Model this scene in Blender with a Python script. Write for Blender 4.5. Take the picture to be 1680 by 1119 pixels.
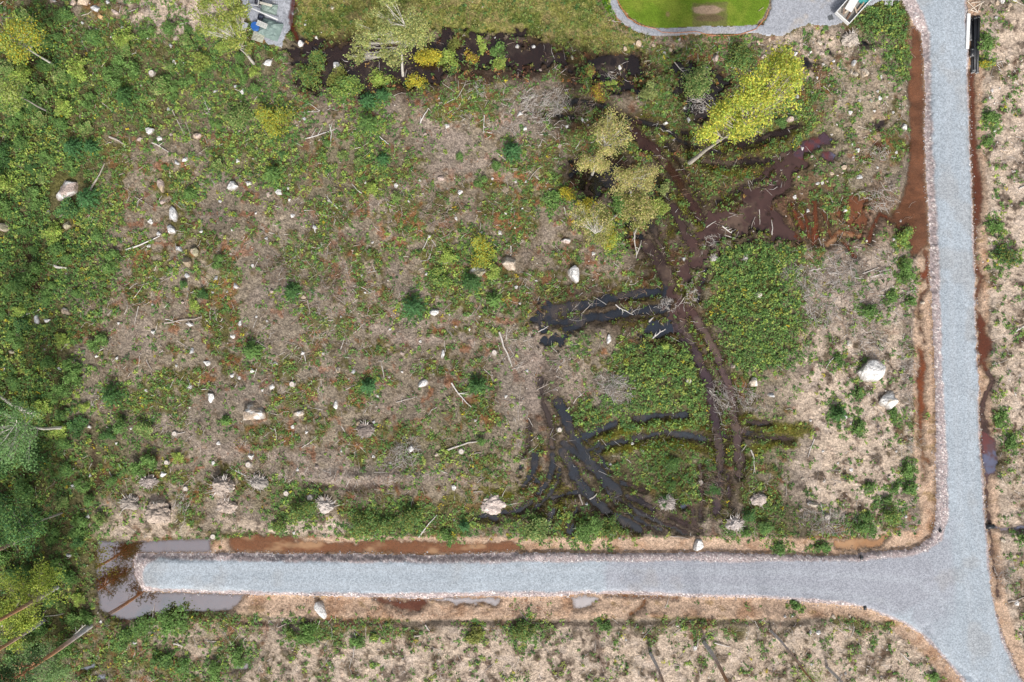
import bpy, math, random
import numpy as np
random.seed(7); rng = np.random.default_rng(7)
S = 16.0                       # photo pixels per metre on the ground
CAM_H = 80.0
scene = bpy.context.scene
for o in list(bpy.data.objects): bpy.data.objects.remove(o)
C = scene.collection
# ------------------------------------------------------------------ camera, sky, sun, exposure
cd = bpy.data.cameras.new('camera'); cam = bpy.data.objects.new('camera', cd); C.objects.link(cam)
cam.location = (0, 0, CAM_H); cam.rotation_euler = (0, 0, 0)
cd.sensor_width = 36.0; cd.lens = 36.0 * CAM_H / (1680 / S); cd.clip_end = 4000; cd.clip_start = 0.5
scene.camera = cam
SUN_EL, SUN_AZ = math.radians(45), math.radians(168)      # light comes from the bottom of the picture
w = bpy.data.worlds.new('World'); scene.world = w; w.use_nodes = True
nt = w.node_tree; nt.nodes.clear()
sky = nt.nodes.new('ShaderNodeTexSky'); sky.sky_type = 'NISHITA'; sky.sun_disc = False
sky.sun_elevation = SUN_EL; sky.sun_rotation = SUN_AZ; sky.air_density = 1.0; sky.dust_density = 4.0; sky.ozone_density = 0.6
bg = nt.nodes.new('ShaderNodeBackground'); bg.inputs['Strength'].default_value = 0.095
hs = nt.nodes.new('ShaderNodeHueSaturation'); hs.inputs['Saturation'].default_value = 0.45
out = nt.nodes.new('ShaderNodeOutputWorld')
nt.links.new(sky.outputs[0], hs.inputs['Color']); nt.links.new(hs.outputs[0], bg.inputs[0]); nt.links.new(bg.outputs[0], out.inputs[0])
sl = bpy.data.lights.new('sun', 'SUN'); sl.energy = 2.2; sl.angle = math.radians(10); sl.color = (1.0, 0.96, 0.92)
so = bpy.data.objects.new('sun', sl); C.objects.link(so)
so.rotation_euler = (math.pi/2 - SUN_EL, 0, math.pi - SUN_AZ)
scene.view_settings.view_transform = 'Standard'; scene.view_settings.look = 'None'
scene.view_settings.exposure = 0.52; scene.view_settings.gamma = 1.0; scene.view_settings.use_curve_mapping = False
scene.render.engine = 'CYCLES'

# ------------------------------------------------------------------ helpers
def P(x, y, z=0.0): return ((x-840)/S, (559.5-y)/S, z)
def lin(c):
    c = np.asarray(c, float)/255.0
    return np.where(c <= 0.04045, c/12.92, ((c+0.055)/1.055)**2.4)
def vnoise(x, y, scale, seed, octs=3, gain=0.5):
    r = np.random.default_rng(seed); T = r.random((256, 256)).astype(np.float32)
    tot = 0; amp = 1.0; norm = 0
    for k in range(octs):
        u = x/scale*(2**k) + 17.3*k; v = y/scale*(2**k) + 9.1*k
        iu = np.floor(u).astype(int); iv = np.floor(v).astype(int)
        fu = (u-iu).astype(np.float32); fv = (v-iv).astype(np.float32)
        fu = fu*fu*(3-2*fu); fv = fv*fv*(3-2*fv)
        a = T[iu & 255, iv & 255]; b = T[(iu+1) & 255, iv & 255]; c = T[iu & 255, (iv+1) & 255]; d = T[(iu+1) & 255, (iv+1) & 255]
        tot = tot + amp*((a*(1-fu)+b*fu)*(1-fv) + (c*(1-fu)+d*fu)*fv); norm += amp; amp *= gain
    return tot/norm*2-1
def sstep(a, b, x):
    t = np.clip((x-a)/(b-a), 0, 1); return t*t*(3-2*t)
def seg_dist(x, y, pts, closed=False):
    d = np.full(x.shape, 1e9, np.float32); n = len(pts)
    for i in range(n if closed else n-1):
        ax, ay = pts[i][:2]; bx, by = pts[(i+1) % n][:2]
        dx, dy = bx-ax, by-ay; L = dx*dx+dy*dy+1e-9
        t = np.clip(((x-ax)*dx+(y-ay)*dy)/L, 0, 1)
        d = np.minimum(d, np.hypot(x-ax-t*dx, y-ay-t*dy))
    return d
def inside(x, y, pts):
    m = np.zeros(x.shape, bool); n = len(pts)
    for i in range(n):
        ax, ay = pts[i]; bx, by = pts[(i+1) % n]
        if ay == by: continue
        c = ((ay > y) != (by > y)) & (x < (bx-ax)*(y-ay)/(by-ay)+ax)
        m ^= c
    return m
def poly_sd(x, y, pts, pad=40):
    """signed distance in px, negative inside; far away = pad"""
    out = np.full(x.shape, float(pad), np.float32)
    xs = [p[0] for p in pts]; ys = [p[1] for p in pts]
    b = (x > min(xs)-pad) & (x < max(xs)+pad) & (y > min(ys)-pad) & (y < max(ys)+pad)
    if not b.any(): return out
    X, Y = x[b], y[b]; d = seg_dist(X, Y, pts, True); d[inside(X, Y, pts)] *= -1
    out[b] = np.minimum(d, pad); return out
def line_sd(x, y, pts, width, pad=40):
    out = np.full(x.shape, float(pad), np.float32)
    xs = [p[0] for p in pts]; ys = [p[1] for p in pts]
    b = (x > min(xs)-pad) & (x < max(xs)+pad) & (y > min(ys)-pad) & (y < max(ys)+pad)
    if b.any(): out[b] = np.minimum(seg_dist(x[b], y[b], pts)-width/2, pad)
    return out

def mesh_np(name, V, F, mat, col=None, parent=None, smooth=False, depth=None):
    """V (n,3); F (m,3|4) ints; col (n,3) -> linked object"""
    V = np.ascontiguousarray(V, np.float32); F = np.ascontiguousarray(F, np.int32)
    k = F.shape[1]; me = bpy.data.meshes.new(name)
    me.vertices.add(len(V)); me.vertices.foreach_set('co', V.ravel())
    me.loops.add(F.size); me.loops.foreach_set('vertex_index', F.ravel())
    me.polygons.add(len(F)); me.polygons.foreach_set('loop_start', np.arange(0, F.size, k, dtype=np.int32))
    me.update(calc_edges=True)
    me.polygons.foreach_set('use_smooth', np.full(len(F), bool(smooth)))
    if col is not None:
        a = me.color_attributes.new('Col', 'FLOAT_COLOR', 'POINT')
        cc = np.ones((len(V), 4), np.float32); cc[:, :3] = col; a.data.foreach_set('color', cc.ravel())
    if depth is not None:
        a = me.attributes.new('depth', 'FLOAT', 'POINT'); a.data.foreach_set('value', depth.astype(np.float32))
    me.materials.append(mat)
    o = bpy.data.objects.new(name, me); C.objects.link(o)
    if parent: o.parent = parent
    return o
class MB:
    """collects coloured triangles/quads (as triangles) into ONE mesh object"""
    def __init__(s): s.v = []; s.f = []; s.c = []; s.n = 0
    def add(s, V, F, col):
        V = np.asarray(V, float); F = np.asarray(F, int)
        if F.shape[1] == 4: F = np.concatenate([F[:, [0, 1, 2]], F[:, [0, 2, 3]]])
        c = np.asarray(col, float)
        if c.ndim == 1: c = np.repeat(c[None], len(V), 0)
        s.v.append(V); s.f.append(F+s.n); s.c.append(c); s.n += len(V)
    def box(s, c, d, col, rz=0, rx=0, ry=0):
        d = np.array(d)/2.0
        b = min(0.02, d.min()*0.35)
        V = []
        for sx in (-1, 1):
            for sy in (-1, 1):
                for sz in (-1, 1):
                    V += [(sx*(d[0]-b), sy*(d[1]-b), sz*d[2]), (sx*(d[0]-b), sy*d[1], sz*(d[2]-b)), (sx*d[0], sy*(d[1]-b), sz*(d[2]-b))]
        V = np.array(V)
        import mathutils
        from mathutils import Euler
        i = lambda a, e, g, k: ((a*2+e)*2+g)*3+k
        F = []; T = []
        for g in (0, 1): F.append([i(0,0,g,0), i(1,0,g,0), i(1,1,g,0), i(0,1,g,0)] if g else [i(0,0,g,0), i(0,1,g,0), i(1,1,g,0), i(1,0,g,0)])
        for e in (0, 1): F.append([i(0,e,0,1), i(1,e,0,1), i(1,e,1,1), i(0,e,1,1)] if not e else [i(0,e,0,1), i(0,e,1,1), i(1,e,1,1), i(1,e,0,1)])
        for a in (0, 1): F.append([i(a,0,0,2), i(a,1,0,2), i(a,1,1,2), i(a,0,1,2)] if a else [i(a,0,0,2), i(a,0,1,2), i(a,1,1,2), i(a,1,0,2)])
        for e in (0, 1):
            for g in (0, 1): F.append([i(0,e,g,0), i(1,e,g,0), i(1,e,g,1), i(0,e,g,1)])
        for a in (0, 1):
            for g in (0, 1): F.append([i(a,0,g,0), i(a,1,g,0), i(a,1,g,2), i(a,0,g,2)])
        for a in (0, 1):
            for e in (0, 1): F.append([i(a,e,0,1), i(a,e,1,1), i(a,e,1,2), i(a,e,0,2)])
        for a in (0, 1):
            for e in (0, 1):
                for g in (0, 1): F.append([i(a,e,g,0), i(a,e,g,1), i(a,e,g,2), i(a,e,g,2)])
        R = np.array(Euler((rx, ry, rz)).to_matrix())
        s.add(V@R.T+np.array(c), F, col); return s
    def tube(s, pts, rad, col, sides=6, cap=True):
        pts = np.asarray(pts, float); n = len(pts); rad = np.broadcast_to(rad, (n,))
        V = []
        for i in range(n):
            t = pts[min(i+1, n-1)]-pts[max(i-1, 0)]; t = t/(np.linalg.norm(t)+1e-9)
            u = np.cross(t, (0.1, 0.2, 1.0) if abs(t[2]) < 0.9 else (1.0, 0, 0)); u /= np.linalg.norm(u); q = np.cross(t, u)
            for k in range(sides):
                a = 2*math.pi*k/sides; V.append(pts[i]+rad[i]*(math.cos(a)*u+math.sin(a)*q))
        F = [[i*sides+k, i*sides+(k+1) % sides, (i+1)*sides+(k+1) % sides, (i+1)*sides+k] for i in range(n-1) for k in range(sides)]
        s.add(V, F, col)
        if cap:
            for e in (0, n-1):
                VV = V[e*sides:(e+1)*sides]+[pts[e]]
                s.add(VV, [[k, (k+1) % sides, sides] for k in range(sides)], np.asarray(col)*1.0 if np.asarray(col).ndim == 1 else col[0])
        return s
    def build(s, name, mat, parent=None, smooth=False):
        return mesh_np(name, np.concatenate(s.v), np.concatenate(s.f), mat, np.concatenate(s.c), parent, smooth)
def tag(o, label=None, cat=None, group=None, kind=None):
    if label: o['label'] = label
    if cat: o['category'] = cat
    if group: o['group'] = group
    if kind: o['kind'] = kind
    return o
def empty(name, loc, rz=0):
    o = bpy.data.objects.new(name, None); o.empty_display_size = 0.3; C.objects.link(o); o.location = loc; o.rotation_euler = (0, 0, rz); return o

# ------------------------------------------------------------------ materials
def nmat(name):
    m = bpy.data.materials.new(name); m.use_nodes = True; t = m.node_tree; b = t.nodes['Principled BSDF']; return m, t, b
def vary(t, src, scale, lo, hi, detail=4, kind='noise'):
    """multiply a colour by procedural noise in object space"""
    tc = t.nodes.new('ShaderNodeTexCoord')
    if kind == 'noise':
        n = t.nodes.new('ShaderNodeTexNoise'); n.inputs['Scale'].default_value = scale; n.inputs['Detail'].default_value = detail; n.inputs['Roughness'].default_value = 0.65
        f = n.outputs['Fac']; a, b = 0.3, 0.7
    else:
        n = t.nodes.new('ShaderNodeTexVoronoi'); n.inputs['Scale'].default_value = scale
        sp = t.nodes.new('ShaderNodeSeparateColor'); t.links.new(n.outputs['Color'], sp.inputs[0]); f = sp.outputs[0]; a, b = 0, 1
    t.links.new(tc.outputs['Object'], n.inputs['Vector'])
    mr = t.nodes.new('ShaderNodeMapRange'); t.links.new(f, mr.inputs['Value'])
    for k, v in zip(('From Min', 'From Max', 'To Min', 'To Max'), (a, b, lo, hi)): mr.inputs[k].default_value = v
    vm = t.nodes.new('ShaderNodeVectorMath'); vm.operation = 'SCALE'
    t.links.new(src, vm.inputs[0]); t.links.new(mr.outputs[0], vm.inputs['Scale']); return vm.outputs[0]
def attr(t, name='Col'):
    a = t.nodes.new('ShaderNodeAttribute'); a.attribute_name = name; return a
def bump(t, b, scale, strength, dist):
    tc = t.nodes.new('ShaderNodeTexCoord'); n = t.nodes.new('ShaderNodeTexNoise'); n.inputs['Scale'].default_value = scale; n.inputs['Detail'].default_value = 5
    bm = t.nodes.new('ShaderNodeBump'); bm.inputs['Strength'].default_value = strength; bm.inputs['Distance'].default_value = dist
    t.links.new(tc.outputs['Object'], n.inputs['Vector']); t.links.new(n.outputs['Fac'], bm.inputs['Height']); t.links.new(bm.outputs[0], b.inputs['Normal'])
def surf(name, rough=0.9, spec=0.2, v=((6, .75, 1.25),), vor=None, bmp=None, metal=0):
    m, t, b = nmat(name); s = attr(t).outputs['Color']
    for sc, lo, hi in v: s = vary(t, s, sc, lo, hi)
    if vor: s = vary(t, s, vor[0], vor[1], vor[2], kind='vor')
    t.links.new(s, b.inputs['Base Color']); b.inputs['Roughness'].default_value = rough; b.inputs['Specular IOR Level'].default_value = spec; b.inputs['Metallic'].default_value = metal
    if bmp: bump(t, b, *bmp)
    return m
M_ground = surf('soil_litter', 0.95, 0.12, ((0.9, .84, 1.16), (3.2, .72, 1.28), (8, .55, 1.45)), None, (5, .9, .12))
M_road = surf('road_gravel', 0.9, 0.2, ((0.35, .94, 1.06), (7, .88, 1.12)), (10, .76, 1.24), (10, .5, .04))
M_lawn = surf('lawn_turf', 0.9, 0.15, ((0.8, .85, 1.15), (10, .7, 1.3)), None, (14, .6, .05))
M_stone = surf('granite', 0.85, 0.25, ((1.6, .8, 1.2), (6, .62, 1.25), (16, .8, 1.2)), None, (5, .9, .14))
M_wood = surf('weathered_wood', 0.85, 0.2, ((3, .8, 1.2), (12, .85, 1.15)))
M_bark = surf('bark', 0.9, 0.15, ((2.5, .75, 1.25), (9, .7, 1.3)), None, (9, .5, .04))
M_plain = surf('weathered_paint', 0.55, 0.4, ((2, .93, 1.05), (14, .93, 1.05)))
M_plastic = surf('pipe_plastic', 0.38, 0.5, ((3, .85, 1.15),))
M_dirt = surf('root_soil', 0.95, 0.1, ((2.5, .75, 1.2), (9, .6, 1.3)), None, (6, .8, .12))
def leafmat(name, tr=0.3):
    m = bpy.data.materials.new(name); m.use_nodes = True; t = m.node_tree; t.nodes.clear()
    s = vary(t, attr(t).outputs['Color'], 5, .8, 1.2)
    d = t.nodes.new('ShaderNodeBsdfPrincipled'); d.inputs['Roughness'].default_value = 0.6; d.inputs['Specular IOR Level'].default_value = 0.25
    l = t.nodes.new('ShaderNodeBsdfTranslucent'); x = t.nodes.new('ShaderNodeMixShader'); x.inputs[0].default_value = tr
    o = t.nodes.new('ShaderNodeOutputMaterial')
    t.links.new(s, d.inputs['Base Color']); t.links.new(s, l.inputs['Color']); t.links.new(d.outputs[0], x.inputs[1]); t.links.new(l.outputs[0], x.inputs[2]); t.links.new(x.outputs[0], o.inputs[0])
    return m
M_leaf = leafmat('leaves', 0.3)
def watermat(name, col, k, ior=1.45, spec=0.5, rough=0.03, film=None):
    """murky water: opacity grows with the water's depth"""
    m, t, b = nmat(name)
    s = vary(t, attr(t).outputs['Color'], 0.5, .78, 1.22)
    t.links.new(s, b.inputs['Base Color']); b.inputs['Roughness'].default_value = rough; b.inputs['IOR'].default_value = ior; b.inputs['Specular IOR Level'].default_value = spec
    a = attr(t, 'depth'); mm = t.nodes.new('ShaderNodeMath'); mm.operation = 'MULTIPLY'; mm.inputs[1].default_value = -k
    ex = t.nodes.new('ShaderNodeMath'); ex.operation = 'EXPONENT'; su = t.nodes.new('ShaderNodeMath'); su.operation = 'SUBTRACT'; su.inputs[0].default_value = 1.0
    t.links.new(a.outputs['Fac'], mm.inputs[0]); t.links.new(mm.outputs[0], ex.inputs[0]); t.links.new(ex.outputs[0], su.inputs[1])
    tr = t.nodes.new('ShaderNodeBsdfTransparent'); gl = t.nodes.new('ShaderNodeBsdfGlossy'); gl.inputs['Roughness'].default_value = rough
    mx = t.nodes.new('ShaderNodeMixShader'); t.links.new(su.outputs[0], mx.inputs[0]); t.links.new(tr.outputs[0], mx.inputs[1]); t.links.new(b.outputs[0], mx.inputs[2])
    t.links.new(mx.outputs[0], t.nodes['Material Output'].inputs[0])
    tc = t.nodes.new('ShaderNodeTexCoord'); n = t.nodes.new('ShaderNodeTexNoise'); n.inputs['Scale'].default_value = 1.5
    bm = t.nodes.new('ShaderNodeBump'); bm.inputs['Strength'].default_value = 0.05; bm.inputs['Distance'].default_value = 0.02
    t.links.new(tc.outputs['Object'], n.inputs['Vector']); t.links.new(n.outputs['Fac'], bm.inputs['Height']); t.links.new(bm.outputs[0], b.inputs['Normal'])
    return m

# ------------------------------------------------------------------ traced outlines (photo px = ground plan, 16 px per metre)
ROAD = [(1478,-400),(1480,0),(1490,20),(1500,38),(1513,52),(1516,75),(1518,100),(1519,130),(1521,160),(1519,190),(1520,220),(1521,260),(1522,300),(1525,330),(1527,380),(1528,450),(1529,500),(1531,550),(1534,620),(1535,700),(1535,760),(1536,800),(1535,850),(1528,880),(1512,893),(1495,901),(1470,903),(1430,905),(1400,910),(1340,912),(1280,909),(1240,908),(1180,905),(1100,907),(1000,908),(900,906),(840,908),(700,912),(600,910),(480,910),(400,908),(300,909),(222,909),(217,920),(219,940),(225,958),(233,971),(300,973),(400,976),(500,977),(600,980),(690,984),(760,979),(840,979),(900,979),(960,975),(1040,977),(1150,980),(1250,981),(1310,986),(1340,990),(1380,993),(1420,997),(1450,1010),(1480,1022),(1510,1040),(1535,1065),(1560,1092),(1580,1119),(1700,1290),(1800,1290),(1690,1140),(1672,1105),(1652,1060),(1640,1025),(1630,985),(1625,960),(1624,930),(1622,900),(1618,860),(1617,820),(1612,760),(1609,700),(1607,650),(1605,600),(1603,520),(1601,460),(1600,400),(1598,330),(1596,280),(1593,220),(1592,160),(1590,120),(1588,80),(1586,40),(1585,0),(1580,-400)]
CORE = [(1496,-400),(1500,0),(1517,30),(1526,60),(1528,150),(1531,260),(1536,350),(1540,450),(1543,560),(1547,660),(1553,760),(1556,850),(1545,885),(1520,903),(1490,912),(1400,920),(1240,920),(1000,921),(700,923),(400,920),(262,917),(243,923),(235,940),(240,960),(262,966),(400,969),(600,972),(800,970),(1000,969),(1250,975),(1380,984),(1440,1000),(1490,1022),(1530,1052),(1580,1110),(1710,1290),(1790,1290),(1665,1105),(1640,1050),(1628,990),(1618,930),(1612,850),(1608,760),(1604,650),(1599,500),(1596,380),(1592,260),(1588,150),(1583,50),(1580,0),(1575,-400)]
YARD = [(1266,-300),(1264,12),(1257,30),(1246,44),(1250,52),(1285,60),(1305,50),(1330,40),(1350,42),(1375,40),(1392,30),(1440,0),(1482,0),(1480,-300)]
PATH = [(996,-60),(1003,-5),(1010,15),(1024,34),(1045,47),(1065,53),(1100,53),(1150,50),(1200,50),(1240,48),(1262,53)]
LAWN = [(1012,-200),(1014,0),(1022,15),(1036,30),(1060,43),(1080,47),(1150,44),(1238,42),(1252,28),(1262,6),(1264,-200)]
YARD2 = [(398,-200),(398,0),(402,22),(420,50),(440,72),(462,78),(470,55),(478,30),(480,0),(482,-200)]
BED = [(1136,6),(1193,4),(1193,43),(1136,46)]
# fine ground grid with growing cells outside the frame
step = 1.6
fx = np.arange(-48, 1728+step, step); fy = np.arange(-48, 1168+step, step)
g = []; d = step
while d < 1500*S/10:
    g.append(d); d *= 1.15
g = np.cumsum(g)
XS = np.concatenate([fx[0]-g[::-1], fx, fx[-1]+g]); YS = np.concatenate([fy[0]-g[::-1], fy, fy[-1]+g])
GX, GY = np.meshgrid(XS, YS)                         # rows = y (px, downwards)
GX = GX.astype(np.float32); GY = GY.astype(np.float32)
nyg, nxg = GX.shape
wx = vnoise(GX, GY, 26, 1)*7 + vnoise(GX, GY, 7, 2, 2)*2.2
wy = vnoise(GX, GY, 26, 3)*7 + vnoise(GX, GY, 7, 4, 2)*2.2
WX, WY = GX+wx, GY+wy                                # strongly warped coordinates for natural edges
wsx = vnoise(GX, GY, 5, 5, 2)*2.0; wsy = vnoise(GX, GY, 5, 6, 2)*2.0
QX, QY = GX+wsx, GY+wsy                              # lightly warped, for made edges
n1 = vnoise(GX, GY, 90, 11, 4); n2 = vnoise(GX, GY, 30, 12, 4); n3 = vnoise(GX, GY, 9, 13, 3); n4 = vnoise(GX, GY, 3.4, 14, 2)
white = rng.random(GX.shape).astype(np.float32)
n5 = vnoise(GX, GY, 60, 15, 4); n6 = vnoise(GX, GY, 16, 16, 4)

sd_road = poly_sd(QX, QY, ROAD, 60); sd_core = poly_sd(GX+wsx*.8+n2*3, GY+wsy*.8+n2*3, CORE, 60)
sd_yard = np.minimum(poly_sd(QX+n2*4, QY+n2*4, YARD), poly_sd(QX+n2*3, QY+n2*3, YARD2)); sd_lawn = poly_sd(GX, GY, LAWN)
sd_path = line_sd(GX+wsx*.5, GY+wsy*.5, PATH, 12)

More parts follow.
